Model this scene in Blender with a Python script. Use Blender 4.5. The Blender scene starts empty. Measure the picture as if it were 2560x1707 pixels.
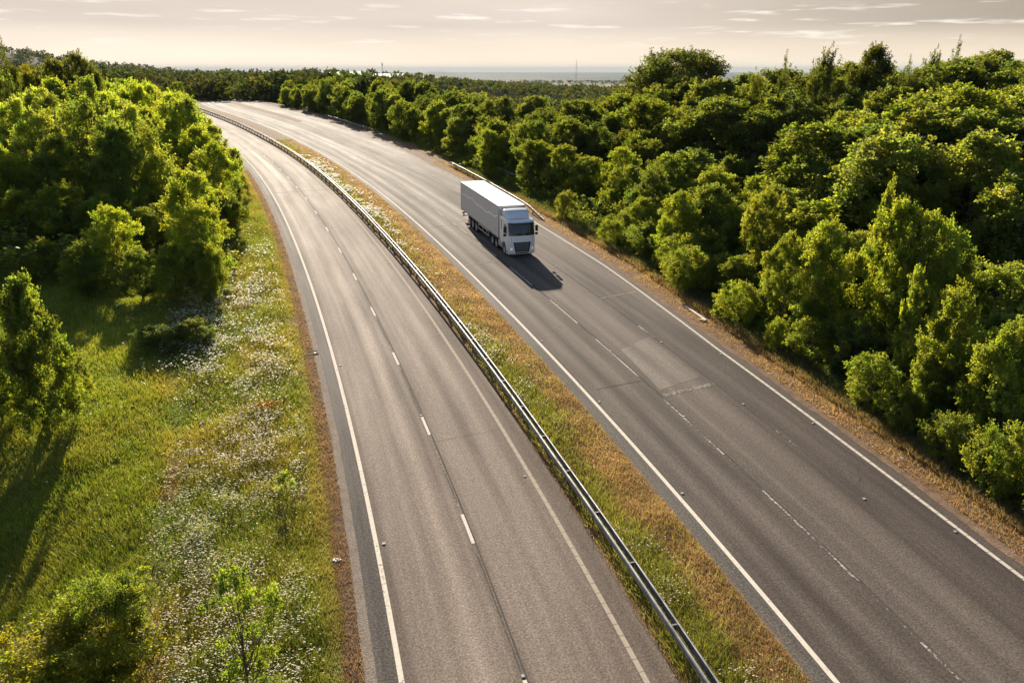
import bpy, math, random
import numpy as np
from mathutils import Vector, Matrix

R = math.radians
random.seed(7)
rg = np.random.default_rng(11)
sc = bpy.context.scene
COL = sc.collection

# ------------------------------------------------------------------ camera geometry
CAM_Z = 15.4
FPX, W0, H0 = 1925.0, 2560.0, 1707.0
PITCH = math.atan((853.5 - 176.0) / FPX)
CT, ST = math.cos(PITCH), math.sin(PITCH)

def pix(x, y, z):
    """where a world point shows in the photograph (used for sorting and counting only)"""
    zz = z - CAM_Z
    d = y * CT - zz * ST
    return 1280 + FPX * x / d, 853.5 - FPX * (y * ST + zz * CT) / d

def ray(u, v):
    a = (u - 1280) / FPX; b = (853.5 - v) / FPX
    return a, CT + b * ST, -ST + b * CT

# ------------------------------------------------------------------ road alignment
ZR = np.array([-4.6,-4.258,-3.917,-3.575,-3.233,-2.891,-2.543,-2.184,-1.808,-1.411,-1.01,-0.627,-0.279,0.049,0.368,0.654,0.881,1.075,1.264,1.46,1.669,1.891,2.151,2.474,2.83,3.177,3.496,3.794,4.058,4.269,4.449,4.615,4.73,4.756,4.733,4.7,4.666,4.614,4.469,4.159,3.755])
ZY = np.arange(-60, 341, 10.0)
REFC = [1.6477357180717922, -9.47689135833848, 19.033221541600756, -23.899243335857765, -19.155145629552464, 8.259277456236308]

def zr(y):
    y = np.asarray(y, float)
    return np.interp(y, ZY, ZR) - 0.012 * np.clip(y - 340, 0, 600)

def refx(t):
    t = np.asarray(t, float)
    tc = np.clip(t, -40, 300)
    p = np.polyval(REFC, tc / 100)
    d = np.polyval(np.polyder(REFC), tc / 100) / 100
    return p + d * (t - tc)

def refd(t):
    return np.polyval(np.polyder(REFC), np.clip(t, -40, 300) / 100) / 100

def P(d, t):
    """lateral offset d (to the right of the median side edge line) at station t -> x, y"""
    t = np.asarray(t, float); d = np.asarray(d, float)
    s = refd(t); n = np.sqrt(1 + s * s)
    return refx(t) + d / n, t - d * s / n

TS = np.arange(-40, 420.1, 1.0)
_sl = refd(TS)
ARC = np.concatenate([[0], np.cumsum(np.hypot(np.diff(refx(TS)), np.diff(TS)))])
def t_at(s): return np.interp(s, ARC, TS)
def s_at(t): return np.interp(t, TS, ARC)

def tab(*p):
    xs = [q[0] for q in p]; ys = [q[1] for q in p]
    return lambda t: np.interp(t, xs, ys)

D_L1 = tab((-40, -7.1), (400, -7.1))
D_L2 = tab((-40, -3.5), (60, -3.55), (400, -3.55))
D_L3 = tab((-40, 0.0), (400, 0))
D_B = tab((-40, 1.6), (17, 1.5), (30, 1.27), (50, 1.12), (90, .85), (400, .85))
D_ML = tab((-40, 1.0), (50, .88), (90, .6), (400, .6))
D_MR = tab((-40, 4.75), (50, 4.75), (90, 5.1), (140, 5.5), (400, 5.6))
D_L4 = tab((-40, 5.5), (50, 5.48), (80, 5.62), (110, 5.83), (145, 6.15), (190, 6.3), (400, 6.3))
D_L5 = tab((-40, 9.12), (50, 9.15), (100, 9.2), (130, 9.55), (165, 10.1), (400, 10.2))
D_L6 = tab((-40, 12.75), (60, 12.85), (100, 13.05), (121, 13.2), (154, 13.85), (182, 14.4), (400, 14.6))
D_L7 = tab((-40, 14.3), (10, 14.8), (21, 14.96), (30, 15.25), (40, 15.65), (46, 16.05), (51, 16.41), (58, 16.87), (67, 17.11), (80, 17.5), (95, 18.0), (115, 18.8), (135, 20.2), (155, 21.5), (180, 22.4), (205, 23.2), (240, 23.8), (400, 24.5))
D_L9 = tab((118, 13.4), (142, 14.9), (162, 16.3), (185, 17.5), (210, 18.4), (240, 19.2), (400, 20))
D_DS = tab((60, 14.6), (90, 15.4), (105, 16.0), (124, 16.9), (144, 18.0), (170, 19.6), (200, 20.9), (400, 22))
D_TL = tab((-40, -7.87), (400, -7.87))
D_GL = tab((-40, -8.7), (400, -8.85))
D_TR = lambda t: D_L7(t) + tab((-40, .9), (40, .72), (90, .55), (400, .6))(t)
D_GR = lambda t: D_L7(t) + tab((-40, 2.0), (40, 2.05), (60, 2.2), (90, 2.3), (400, 2.4))(t)

_t = np.arange(-40, 420.1, 2.0)
_gl = P(D_GL(_t), _t); _gr = P(D_GR(_t), _t)
def XL(y):
    return np.interp(y, _gl[1], _gl[0])
def XR(y):
    o = np.argsort(_gr[1]); return np.interp(y, _gr[1][o], _gr[0][o])

def sm(v, a, b):
    t = np.clip((np.asarray(v, float) - a) / (b - a), 0, 1)
    return t * t * (3 - 2 * t)

# ------------------------------------------------------------------ value noise
_perm = np.random.default_rng(3).random((256, 256))
def vn(x, y, s, o=0):
    x = np.asarray(x, float) / s + 37.3 * o + 1000; y = np.asarray(y, float) / s + 91.7 * o + 1000
    xi = np.floor(x).astype(int); yi = np.floor(y).astype(int)
    fx = x - xi; fy = y - yi
    fx = fx * fx * (3 - 2 * fx); fy = fy * fy * (3 - 2 * fy)
    g = lambda a, b: _perm[a & 255, b & 255]
    return (g(xi, yi) * (1 - fx) + g(xi + 1, yi) * fx) * (1 - fy) + (g(xi, yi + 1) * (1 - fx) + g(xi + 1, yi + 1) * fx) * fy
def fbm(x, y, s, o=0):
    return (vn(x, y, s, o) + .5 * vn(x, y, s / 2.1, o + 1) + .25 * vn(x, y, s / 4.3, o + 2)) / 1.75

# ------------------------------------------------------------------ terrain
def terrain(x, y):
    x = np.asarray(x, float); y = np.asarray(y, float)
    base = zr(np.clip(y, -60, 340))
    dl = XL(y) - x; dr = x - XR(y)
    near = base.copy() if isinstance(base, np.ndarray) else base
    # left: a shallow dip falling towards the camera, a gentle rise under the wood
    left = -3.2 * sm(dl, 3, 16) * (1 - sm(y, 14, 38)) + 2.4 * sm(dl, 15, 60) * sm(y, 60, 120) \
        + .5 * (fbm(x, y, 9, 5) - .5) * sm(dl, 2, 8)
    right = 5.0 * sm(dr, 14, 55) * (1 - sm(y, 120, 220)) + 3.0 * sm(dr, 50, 95) * (1 - sm(y, 100, 200)) - 1.0 * sm(dr, 1, 10) \
        + .5 * (fbm(x, y, 9, 6) - .5) * sm(dr, 2, 8)
    right = right - 15.0 * sm(dr, 12, 85) * sm(y, 95, 175)
    near = base + np.where(dl > 0, left, 0) + np.where(dr > 0, right, 0)
    r = np.hypot(x, y)
    u = 1280 + FPX * 1.06 * x / np.maximum(y, 1)
    u = np.clip(u, -400, 3200)
    plain = np.interp(r, [300, 450, 700, 1500, 3000, 8000, 15000, 60000], [0, -12, -22, -34, -45, -75, -100, -100])
    ridge = np.interp(u, [-400, 300, 700, 900, 1000, 1100, 1240, 1400, 1800, 3200], [32, 31, 30, 29, 28, 23, 16, 12, 10, 8]) * np.exp(-((r - 950) / 260) ** 2)
    hill = np.interp(u, [-400, 0, 60, 150, 260, 330, 420, 520, 700, 3200], [94, 92, 86, 71, 60, 53, 46, 32, 12, 0]) * np.exp(-((r - 2100) / 420) ** 2)
    blue = 88 * np.exp(-((r - 12000) / 1500) ** 2) * np.exp(-((u - 1090) / 70) ** 2)
    und = (fbm(x, y, 260, 8) - .5) * 7 * sm(r, 350, 600) * (1 - sm(r, 3500, 6000))
    far = plain + ridge + hill + blue + und
    k = sm(r, 290, 430)
    back = sm(-y, 40, 300)
    return near * (1 - k) + far * k

def gz(x, y): return float(terrain(np.array([x]), np.array([y]))[0])

def hit(u, v):
    """ground point seen at a place of the photograph"""
    a, b, c = ray(u, v)
    prev = 5.0
    for t in np.concatenate([np.arange(8, 420, .5), np.arange(420, 4000, 10)]):
        if CAM_Z + c * t < gz(a * t, b * t):
            lo, hi = prev, t
            for _ in range(14):
                m = (lo + hi) / 2
                if CAM_Z + c * m < gz(a * m, b * m): hi = m
                else: lo = m
            return a * hi, b * hi
        prev = t
    return a * 400, b * 400

# ------------------------------------------------------------------ mesh helpers
def fast_mesh(name, V, F, mats=(), col=None, uv=None, mi=None, smooth=False):
    """V n*3, F m*k (k fixed)"""
    V = np.asarray(V, np.float32); F = np.asarray(F, np.int32)
    me = bpy.data.meshes.new(name)
    m, k = F.shape
    me.vertices.add(len(V)); me.vertices.foreach_set('co', V.ravel())
    me.loops.add(m * k); me.loops.foreach_set('vertex_index', F.ravel())
    me.polygons.add(m); me.polygons.foreach_set('loop_start', np.arange(0, m * k, k, dtype=np.int32))
    try: me.polygons.foreach_set('loop_total', np.full(m, k, np.int32))
    except Exception: pass
    if mi is not None: me.polygons.foreach_set('material_index', np.asarray(mi, np.int32))
    me.polygons.foreach_set('use_smooth', np.full(m, smooth, bool))
    if uv is not None:
        l = me.uv_layers.new(name='UVMap'); l.data.foreach_set('uv', np.asarray(uv, np.float32)[F.ravel()].ravel())
    if col is not None:
        c = np.ones((len(V), 4), np.float32); c[:, :3] = col
        a = me.color_attributes.new('tint', 'FLOAT_COLOR', 'POINT'); a.data.foreach_set('color', c.ravel())
    for q in mats: me.materials.append(q)
    me.update(calc_edges=True); me.validate()
    return me

def link(name, me, parent=None, loc=None):
    o = bpy.data.objects.new(name, me); COL.objects.link(o)
    if parent is not None: o.parent = parent
    if loc is not None: o.location = loc
    return o

def tag(o, label=None, cat=None, group=None, kind=None):
    if label: o['label'] = label
    if cat: o['category'] = cat
    if group: o['group'] = group
    if kind: o['kind'] = kind
    return o

def empty(name, loc=(0, 0, 0), rz=0.0):
    o = bpy.data.objects.new(name, None); COL.objects.link(o)
    o.empty_display_size = .3
    o.location = loc; o.rotation_euler = (0, 0, rz)
    return o

class MB:
    def __init__(s): s.v = []; s.f = []; s.m = []
    def add(s, vs, fs, mi=0):
        b = len(s.v); s.v += [tuple(q) for q in vs]; s.f += [tuple(b + i for i in f) for f in fs]; s.m += [mi] * len(fs)
    def box(s, x0, x1, y0, y1, z0, z1, mi=0, ch=0.0):
        c = min(ch, (x1 - x0) / 2.2, (y1 - y0) / 2.2, (z1 - z0) / 2.2)
        if c <= 0:
            s.add([(x, y, z) for z in (z0, z1) for y in (y0, y1) for x in (x0, x1)],
                  [(0, 2, 3, 1), (4, 5, 7, 6), (0, 1, 5, 4), (2, 6, 7, 3), (0, 4, 6, 2), (1, 3, 7, 5)], mi)
            return
        vs = []; idx = {}
        for ix, x in enumerate((x0, x1)):
            for iy, y in enumerate((y0, y1)):
                for iz, z in enumerate((z0, z1)):
                    sx, sy, sz = (1 if ix == 0 else -1), (1 if iy == 0 else -1), (1 if iz == 0 else -1)
                    idx[ix, iy, iz, 0] = len(vs); vs.append((x, y + sy * c, z + sz * c))
                    idx[ix, iy, iz, 1] = len(vs); vs.append((x + sx * c, y, z + sz * c))
                    idx[ix, iy, iz, 2] = len(vs); vs.append((x + sx * c, y + sy * c, z))
        fs = []
        for i in (0, 1):
            fs.append([idx[i, 0, 0, 0], idx[i, 1, 0, 0], idx[i, 1, 1, 0], idx[i, 0, 1, 0]][::(-1 if i == 0 else 1)])
            fs.append([idx[0, i, 0, 1], idx[1, i, 0, 1], idx[1, i, 1, 1], idx[0, i, 1, 1]][::(1 if i == 0 else -1)])
            fs.append([idx[0, 0, i, 2], idx[1, 0, i, 2], idx[1, 1, i, 2], idx[0, 1, i, 2]][::(-1 if i == 0 else 1)])
        for a in (0, 1):
            for b in (0, 1):
                fs.append([idx[0, a, b, 1], idx[1, a, b, 1], idx[1, a, b, 2], idx[0, a, b, 2]])
                fs.append([idx[a, 0, b, 0], idx[a, 1, b, 0], idx[a, 1, b, 2], idx[a, 0, b, 2]])
                fs.append([idx[a, b, 0, 0], idx[a, b, 1, 0], idx[a, b, 1, 1], idx[a, b, 0, 1]])
        for a in (0, 1):
            for b in (0, 1):
                for d in (0, 1):
                    fs.append([idx[a, b, d, 0], idx[a, b, d, 1], idx[a, b, d, 2]])
        s.add(vs, fs, mi)
    def tube(s, pts, rad, n=8, mi=0, cap=True):
        pts = [Vector(p) for p in pts]
        rad = rad if hasattr(rad, '__len__') else [rad] * len(pts)
        rings = []
        for i, p in enumerate(pts):
            d = (pts[min(i + 1, len(pts) - 1)] - pts[max(i - 1, 0)]).normalized()
            a = d.cross(Vector((0, 0, 1)) if abs(d.z) < .9 else Vector((1, 0, 0))).normalized(); b = d.cross(a)
            rings.append([p + (a * math.cos(2 * math.pi * k / n) + b * math.sin(2 * math.pi * k / n)) * rad[i] for k in range(n)])
        vs = [q for r_ in rings for q in r_]
        fs = [(i * n + k, i * n + (k + 1) % n, (i + 1) * n + (k + 1) % n, (i + 1) * n + k) for i in range(len(pts) - 1) for k in range(n)]
        if cap: fs += [tuple(range(n))[::-1], tuple((len(pts) - 1) * n + k for k in range(n))]
        s.add(vs, fs, mi)
    def build(s, name, mats, parent=None, smooth=False, bevel=0.0, loc=None):
        me = bpy.data.meshes.new(name); me.from_pydata([tuple(map(float, q)) for q in s.v], [], s.f)
        if not isinstance(mats, (list, tuple)): mats = [mats]
        for q in mats: me.materials.append(q)
        for p_, i in zip(me.polygons, s.m): p_.material_index = i; p_.use_smooth = smooth
        import bmesh
        bm = bmesh.new(); bm.from_mesh(me); bmesh.ops.remove_doubles(bm, verts=bm.verts, dist=1e-5)
        bmesh.ops.recalc_face_normals(bm, faces=bm.faces)
        if bevel > 0:
            es = [e for e in bm.edges if len(e.link_faces) == 2 and e.calc_face_angle(0) > .6]
            bmesh.ops.bevel(bm, geom=es, offset=bevel, segments=2, affect='EDGES', profile=.5, clamp_overlap=True)
        bm.to_mesh(me); bm.free(); me.update()
        return link(name, me, parent, loc)

# ------------------------------------------------------------------ materials
def mat(name, base=(.5, .5, .5), rough=.6, metal=0.0, spec=.5, coat=0.0):
    m = bpy.data.materials.new(name); m.use_nodes = True
    b = m.node_tree.nodes['Principled BSDF']
    b.inputs['Base Color'].default_value = (*base, 1); b.inputs['Roughness'].default_value = rough
    b.inputs['Metallic'].default_value = metal; b.inputs['Specular IOR Level'].default_value = spec
    b.inputs['Coat Weight'].default_value = coat
    return m

class NG:
    """small helper to wire shader nodes"""
    def __init__(s, m): s.m = m; s.t = m.node_tree; s.b = s.t.nodes.get('Principled BSDF'); s.out = s.t.nodes.get('Material Output')
    def n(s, ty, **k):
        q = s.t.nodes.new(ty)
        for a, v in k.items(): setattr(q, a, v)
        return q
    def l(s, a, b): s.t.links.new(a, b)
    def noise(s, vec, scale, detail=4, rough=.55):
        q = s.n('ShaderNodeTexNoise'); q.inputs['Scale'].default_value = scale; q.inputs['Detail'].default_value = detail
        q.inputs['Roughness'].default_value = rough
        if vec is not None: s.l(vec, q.inputs['Vector'])
        return q.outputs['Fac']
    def ramp(s, fac, stops, interp='LINEAR'):
        q = s.n('ShaderNodeValToRGB'); cr = q.color_ramp; cr.interpolation = interp
        while len(cr.elements) > 1: cr.elements.remove(cr.elements[-1])
        cr.elements[0].position = stops[0][0]; c = stops[0][1]; cr.elements[0].color = (*c, 1) if hasattr(c, '__len__') else (c, c, c, 1)
        for p_, c in stops[1:]:
            e = cr.elements.new(p_); e.color = (*c, 1) if hasattr(c, '__len__') else (c, c, c, 1)
        s.l(fac, q.inputs['Fac']); return q.outputs['Color']
    def mix(s, f, a, b, mode='MIX'):
        q = s.n('ShaderNodeMix', data_type='RGBA', blend_type=mode)
        for sock, v in ((q.inputs[0], f), (q.inputs[6], a), (q.inputs[7], b)):
            if hasattr(v, 'node'): s.l(v, sock)
            elif hasattr(v, '__len__'): sock.default_value = (*v, 1)
            else: sock.default_value = v
        return q.outputs[2]
    def math(s, op, a, b=None, c=None, clamp=False):
        q = s.n('ShaderNodeMath', operation=op, use_clamp=clamp)
        for i, v in enumerate((a, b, c)):
            if v is None: continue
            if hasattr(v, 'node'): s.l(v, q.inputs[i])
            else: q.inputs[i].default_value = v
        return q.outputs[0]
    def bump(s, h, st=.3, dist=.02):
        q = s.n('ShaderNodeBump'); q.inputs['Strength'].default_value = st; q.inputs['Distance'].default_value = dist
        s.l(h, q.inputs['Height']); return q.outputs[0]
    def coord(s, which='Object'):
        return s.n('ShaderNodeTexCoord').outputs[which]
    def mapv(s, vec, scale=(1, 1, 1), loc=(0, 0, 0)):
        q = s.n('ShaderNodeMapping'); q.inputs['Scale'].default_value = scale; q.inputs['Location'].default_value = loc
        s.l(vec, q.inputs['Vector']); return q.outputs[0]

def leaf_mat(name, dif, tra, mixf=.5, rough=.5, hue_var=.18, gloss=.06):
    m = bpy.data.materials.new(name); m.use_nodes = True
    g = NG(m); g.t.nodes.remove(g.b)
    at = g.n('ShaderNodeAttribute', attribute_name='tint')
    oi = g.n('ShaderNodeObjectInfo')
    c0 = g.mix(1.0, at.outputs['Color'], oi.outputs['Color'], 'MULTIPLY')
    cd = g.mix(1.0, c0, dif, 'MULTIPLY'); ctr = g.mix(1.0, c0, tra, 'MULTIPLY')
    d = g.n('ShaderNodeBsdfDiffuse'); t = g.n('ShaderNodeBsdfTranslucent'); gl = g.n('ShaderNodeBsdfGlossy')
    gl.inputs['Roughness'].default_value = rough; gl.inputs['Color'].default_value = (.9, .95, .8, 1)
    g.l(cd, d.inputs['Color']); g.l(ctr, t.inputs['Color'])
    m1 = g.n('ShaderNodeMixShader'); m1.inputs[0].default_value = mixf; g.l(d.outputs[0], m1.inputs[1]); g.l(t.outputs[0], m1.inputs[2])
    m2 = g.n('ShaderNodeMixShader'); m2.inputs[0].default_value = gloss; g.l(m1.outputs[0], m2.inputs[1]); g.l(gl.outputs[0], m2.inputs[2])
    g.l(m2.outputs[0], g.out.inputs['Surface'])
    return m

M_LEAF = leaf_mat('leaf_green', (.068, .104, .016), (.385, .45, .035), .52, .5, gloss=.03)
M_FAR = leaf_mat('leaf_distant', (.06, .085, .02), (.12, .15, .02), .35, .6, gloss=.02)
M_GRASS = leaf_mat('grass_blade', (1, 1, 1), (2.5, 2.4, 1.5), .5, .5, gloss=.04)
M_BARK = mat('bark', (.09, .075, .055), .9, spec=.2)
g = NG(M_BARK); _v = g.mapv(g.coord(), (6, 6, 1.2)); _n = g.noise(_v, 3, 5)
g.l(g.ramp(_n, [(.3, (.05, .04, .03)), (.7, (.14, .12, .09))]), g.b.inputs['Base Color']); g.l(g.bump(_n, .6, .03), g.b.inputs['Normal'])

def ground_mat():
    m = mat('ground_soil_grass', (.1, .1, .04), .95, spec=.1)
    g = NG(m); at = g.n('ShaderNodeAttribute', attribute_name='tint'); co = g.coord()
    n1 = g.noise(co, .9, 6, .65); n2 = g.noise(co, 9, 4, .6)
    f = g.ramp(n1, [(.25, .55), (.75, 1.35)]); f2 = g.ramp(n2, [(.3, .7), (.7, 1.3)])
    c = g.mix(1.0, at.outputs['Color'], f, 'MULTIPLY'); c = g.mix(1.0, c, f2, 'MULTIPLY')
    g.l(c, g.b.inputs['Base Color']); g.l(g.bump(n2, .5, .06), g.b.inputs['Normal'])
    return m
M_GROUND = ground_mat()

def asphalt(name, dark, light, lanes, u0, u1, streak=.5, rough=(.93, .78), aggc=(.48, 1.85), spec=.2):
    """UV: u = metres across, v = metres along. lanes: list of (u, brightness) describing wheel polished and stained bands"""
    m = mat(name, dark, .6, spec=spec)
    g = NG(m); uv = g.coord('UV'); sp = g.n('ShaderNodeSeparateXYZ'); g.l(uv, sp.inputs[0])
    wob = g.noise(g.mapv(uv, (.15, .05, 1)), 1, 2)
    uu = g.math('ADD', sp.outputs[0], g.math('MULTIPLY', g.math('SUBTRACT', wob, .5), .5))
    un = g.math('DIVIDE', g.math('SUBTRACT', uu, u0), u1 - u0)
    band = g.ramp(un, [((u - u0) / (u1 - u0), b) for u, b in lanes], 'EASE')
    st = g.noise(g.mapv(uv, (2.2, .02, 1)), 1, 4, .6)
    st2 = g.noise(g.mapv(uv, (.5, .07, 1), (5, 3, 0)), 1, 4, .6)
    k = g.math('ADD', g.math('MULTIPLY', band, 1 - streak * .6), g.math('MULTIPLY', g.math('SUBTRACT', g.math('ADD', st, st2), .98), streak))
    agg = g.noise(uv, 13, 3, .8); agg2 = g.noise(uv, 3.1, 5, .7)
    base = g.mix(g.math('ADD', k, 0, clamp=True), dark, light)
    base = g.mix(1.0, base, g.ramp(agg, [(.30, aggc[0]), (.5, 1.0), (.70, aggc[1])]), 'MULTIPLY')
    base = g.mix(1.0, base, g.ramp(agg2, [(.3, .86), (.7, 1.13)]), 'MULTIPLY')
    g.l(base, g.b.inputs['Base Color'])
    g.l(g.math('MULTIPLY_ADD', k, rough[1] - rough[0], rough[0]), g.b.inputs['Roughness'])
    g.l(g.bump(agg, .35, .012), g.b.inputs['Normal'])
    return m
M_ASL = asphalt('asphalt_left', (.132, .102, .081), (.42, .333, .264),
                [(-8, .1), (-7.2, .25), (-6.9, .3), (-6.2, .75), (-5.4, .45), (-4.7, .85), (-3.8, .3), (-3.4, .25), (-2.6, .6), (-1.8, .45), (-1.0, .6), (-.2, .3), (.2, .15), (1, .1)], -8, 1, .75, (.92, .76), spec=.2)
M_ASR = asphalt('asphalt_right', (.064, .050, .042), (.215, .173, .139),
                [(4.7, .15), (5.5, .2), (5.9, .35), (6.5, .75), (7.2, .25), (8, .8), (8.8, .25), (9.1, .3), (9.4, .55), (10.1, .95), (10.8, .55), (11.6, .95), (12.4, .4), (12.9, .2), (13.6, .3), (14.6, .22), (15.6, .5), (17, .55), (19, .7), (21, .4), (25, .3)], 4.7, 25, .75)
M_SHO = asphalt('chipped_shoulder', (.08, .069, .06), (.22, .19, .16), [(0, .4), (1, .5)], -60, 60, .9, aggc=(.35, 2.2))

def line_mat(name, col, worn=.35, ribs=0, under=(.13, .115, .1)):
    m = mat(name, col, .97, spec=.08)
    g = NG(m); uv = g.coord('UV')
    n = g.noise(uv, 7, 5, .7); n2 = g.noise(g.mapv(uv, (1, .25, 1)), 1.3, 3)
    k = g.math('ADD', g.math('MULTIPLY', n, .6), g.math('MULTIPLY', n2, .4))
    f = g.ramp(k, [(worn - .04, 0.0), (worn + .05, 1.0)])
    c = g.mix(f, under, col)
    c = g.mix(1.0, c, g.ramp(n, [(.3, .85), (.7, 1.1)]), 'MULTIPLY')
    if ribs:
        sp = g.n('ShaderNodeSeparateXYZ'); g.l(uv, sp.inputs[0])
        fr = g.math('FRACT', g.math('MULTIPLY', sp.outputs[1], ribs))
        c = g.mix(g.ramp(fr, [(0, .8), (.05, .8), (.07, 0.0), (1, 0.0)]), c, under)
    g.l(c, g.b.inputs['Base Color'])
    return m
M_WHITE = line_mat('road_paint_white', (.80, .72, .59), .385)
M_FADE = line_mat('road_paint_faded', (.55, .49, .40), .44, 0, (.13, .115, .1))
M_RIB = line_mat('road_paint_ribbed', (.50, .42, .33), .3, 1.9)
M_RIBW = line_mat('road_paint_ribbed_white', (.66, .59, .49), .36, 2.0, (.1, .09, .08))
M_WORN = line_mat('road_paint_worn', (.58, .52, .43), .50, 0, (.10, .09, .08))
M_THIN = line_mat('road_paint_very_worn', (.42, .37, .31), .565, 0, (.11, .1, .085))
M_TAR = line_mat('tar_joint', (.085, .075, .065), .485, 0, (.13, .115, .10))
M_JOINT = line_mat('pale_joint', (.36, .31, .25), .48, 0, (.13, .115, .1))

def dirt_mat(name, a, b, c):
    m = mat(name, a, .95, spec=.1); g = NG(m); co = g.coord('UV')
    n = g.noise(co, 1.7, 6, .7); n2 = g.noise(co, 14, 3, .6)
    col = g.ramp(n, [(.3, a), (.52, b), (.75, c)]); col = g.mix(1.0, col, g.ramp(n2, [(.3, .6), (.7, 1.4)]), 'MULTIPLY')
    g.l(col, g.b.inputs['Base Color']); g.l(g.bump(n2, .7, .04), g.b.inputs['Normal'])
    return m
M_DIRT = dirt_mat('dry_verge_soil', (.10, .068, .052), (.185, .13, .10), (.25, .19, .145))
M_DIRTR = dirt_mat('dry_verge_straw', (.12, .078, .05), (.23, .15, .095), (.31, .22, .145))
M_KERB = dirt_mat('concrete_channel', (.20, .165, .13), (.27, .22, .175), (.32, .27, .22))
M_STEEL = mat('galvanised_steel', (.50, .49, .47), .55, .45)
g = NG(M_STEEL); _n = g.noise(g.mapv(g.coord(), (1, 1, 1)), 2.2, 5, .65)
g.l(g.ramp(_n, [(.3, (.14, .137, .13)), (.7, (.34, .33, .31))]), g.b.inputs['Base Color'])
g.l(g.ramp(_n, [(.3, .68), (.7, .5)]), g.b.inputs['Roughness'])
M_POST = mat('weathered_post', (.16, .15, .14), .7, .4)

# ------------------------------------------------------------------ setting: the ground
def build_ground():
    ys = np.concatenate([-np.geomspace(400, 41, 8), np.arange(-40, 130, 1.0), np.arange(130, 460, 2.5), np.geomspace(462, 3500, 150), np.geomspace(3600, 45000, 60)])
    ao = np.concatenate([np.arange(0, 70, 1.0), np.arange(70, 200, 3.0), np.geomspace(204, 1500, 60), np.geomspace(1600, 45000, 40)])
    n = len(ao)
    xl = XL(ys); xr = XR(ys)
    Y = np.repeat(ys[:, None], 2 * n + 4, 1)
    X = np.concatenate([xl[:, None] - ao[::-1][None, :], (xl + .35)[:, None], (xl + .8)[:, None], (xr - .8)[:, None], (xr - .35)[:, None], xr[:, None] + ao[None, :]], 1)
    Z = terrain(X, Y)
    inside = np.zeros_like(X, bool); inside[:, n:n + 4] = True
    Z[inside] -= .5
    rr, cc = X.shape
    i = np.arange(rr * cc).reshape(rr, cc)
    F = np.stack([i[:-1, :-1], i[:-1, 1:], i[1:, 1:], i[1:, :-1]], -1).reshape(-1, 4)
    V = np.stack([X, Y, Z], -1).reshape(-1, 3)
    x, y = V[:, 0], V[:, 1]; r = np.hypot(x, y)
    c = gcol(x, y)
    # distant land: woodland green, fields
    f1 = vn(x, y, 420, 20); f2 = vn(x, y, 90, 21)
    wood = np.array([.022, .034, .022]); field = np.array([.20, .18, .08]); pale = np.array([.06, .075, .04])
    fc = np.where((f1 > .72)[:, None], field * .6, np.where((f1 > .62)[:, None], pale, wood)) * (.8 + .4 * f2)[:, None]
    u = 1280 + FPX * 1.06 * x / np.maximum(y, 1)
    k = sm(r, 2500, 2900)[:, None]
    mid = wood * (.8 + .5 * f2)[:, None]
    isf = ((r > 1900) & (r < 4200) & (u > 1380) & (u < 1640))[:, None]
    fc = np.where(isf, field * (.85 + .3 * f2)[:, None], fc)
    kk = sm(r, 210, 300)[:, None]
    c = c * (1 - kk) + (mid * (1 - k) + fc * k) * kk
    c = np.where(isf, field * (.85 + .3 * f2)[:, None], c)
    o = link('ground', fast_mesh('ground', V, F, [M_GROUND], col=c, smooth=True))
    tag(o, 'grassy ground falling away from the road to wooded hills and a hazy plain', kind='structure')

def path_d(y): return np.interp(y, [12, 22, 38, 55, 75], [5.4, 6.1, 7.4, 8.8, 10]) + .35 * np.sin(np.asarray(y) / 3.1)

def gcol(x, y):
    dl = XL(y) - x; dr = x - XR(y)
    n = fbm(x, y, 6, 1)[:, None]; n2 = fbm(x, y, 2.0, 2)[:, None]; n3 = fbm(x, y, 14, 3)[:, None]
    green = np.array([.125, .165, .018]); yel = np.array([.235, .205, .03]); brown = np.array([.24, .15, .055])
    k = np.clip((n - .42) * 3.2 + (n2 - .5) * .9, 0, 1)
    c = green * (1 - k) + yel * k
    kb = np.clip((n3 - .55) * 3 + (n2 - .5) * 1.2, 0, .6)
    c = c * (1 - kb) + brown * kb
    c = c * (.62 + .76 * fbm(x, y, 3.1, 4))[:, None]
    # lusher green beyond the trodden line on the left, brown line itself
    pth = path_d(y)
    g2 = (sm(dl - pth, .2, 1.8))[:, None] * .8
    c = c * (1 - g2) + np.array([.155, .19, .016]) * (.75 + .5 * n) * g2
    g3 = (sm(dl - pth, .2, 1.8) * sm(fbm(x, y, 4.3, 12), .5, .72))[:, None] * .32
    c = c * (1 - g3) + np.array([.22, .19, .035]) * g3
    kp = (np.exp(-((dl - pth) / .38) ** 2) * sm(fbm(x, y, 3, 7), .34, .55) * .85)[:, None]
    c = c * (1 - kp) + np.array([.17, .095, .05]) * kp
    ke = (np.exp(-(np.clip(dl, 0, 9) / .5) ** 2) * (dl > -1))[:, None] * .5
    c = c * (1 - ke) + np.array([.22, .16, .09]) * ke
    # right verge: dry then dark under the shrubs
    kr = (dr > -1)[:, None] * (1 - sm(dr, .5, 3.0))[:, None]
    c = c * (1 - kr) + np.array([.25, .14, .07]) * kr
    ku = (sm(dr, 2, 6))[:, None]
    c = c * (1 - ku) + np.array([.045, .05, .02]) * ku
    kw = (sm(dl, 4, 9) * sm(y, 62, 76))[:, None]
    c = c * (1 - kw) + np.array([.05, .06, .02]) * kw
    return c

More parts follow.
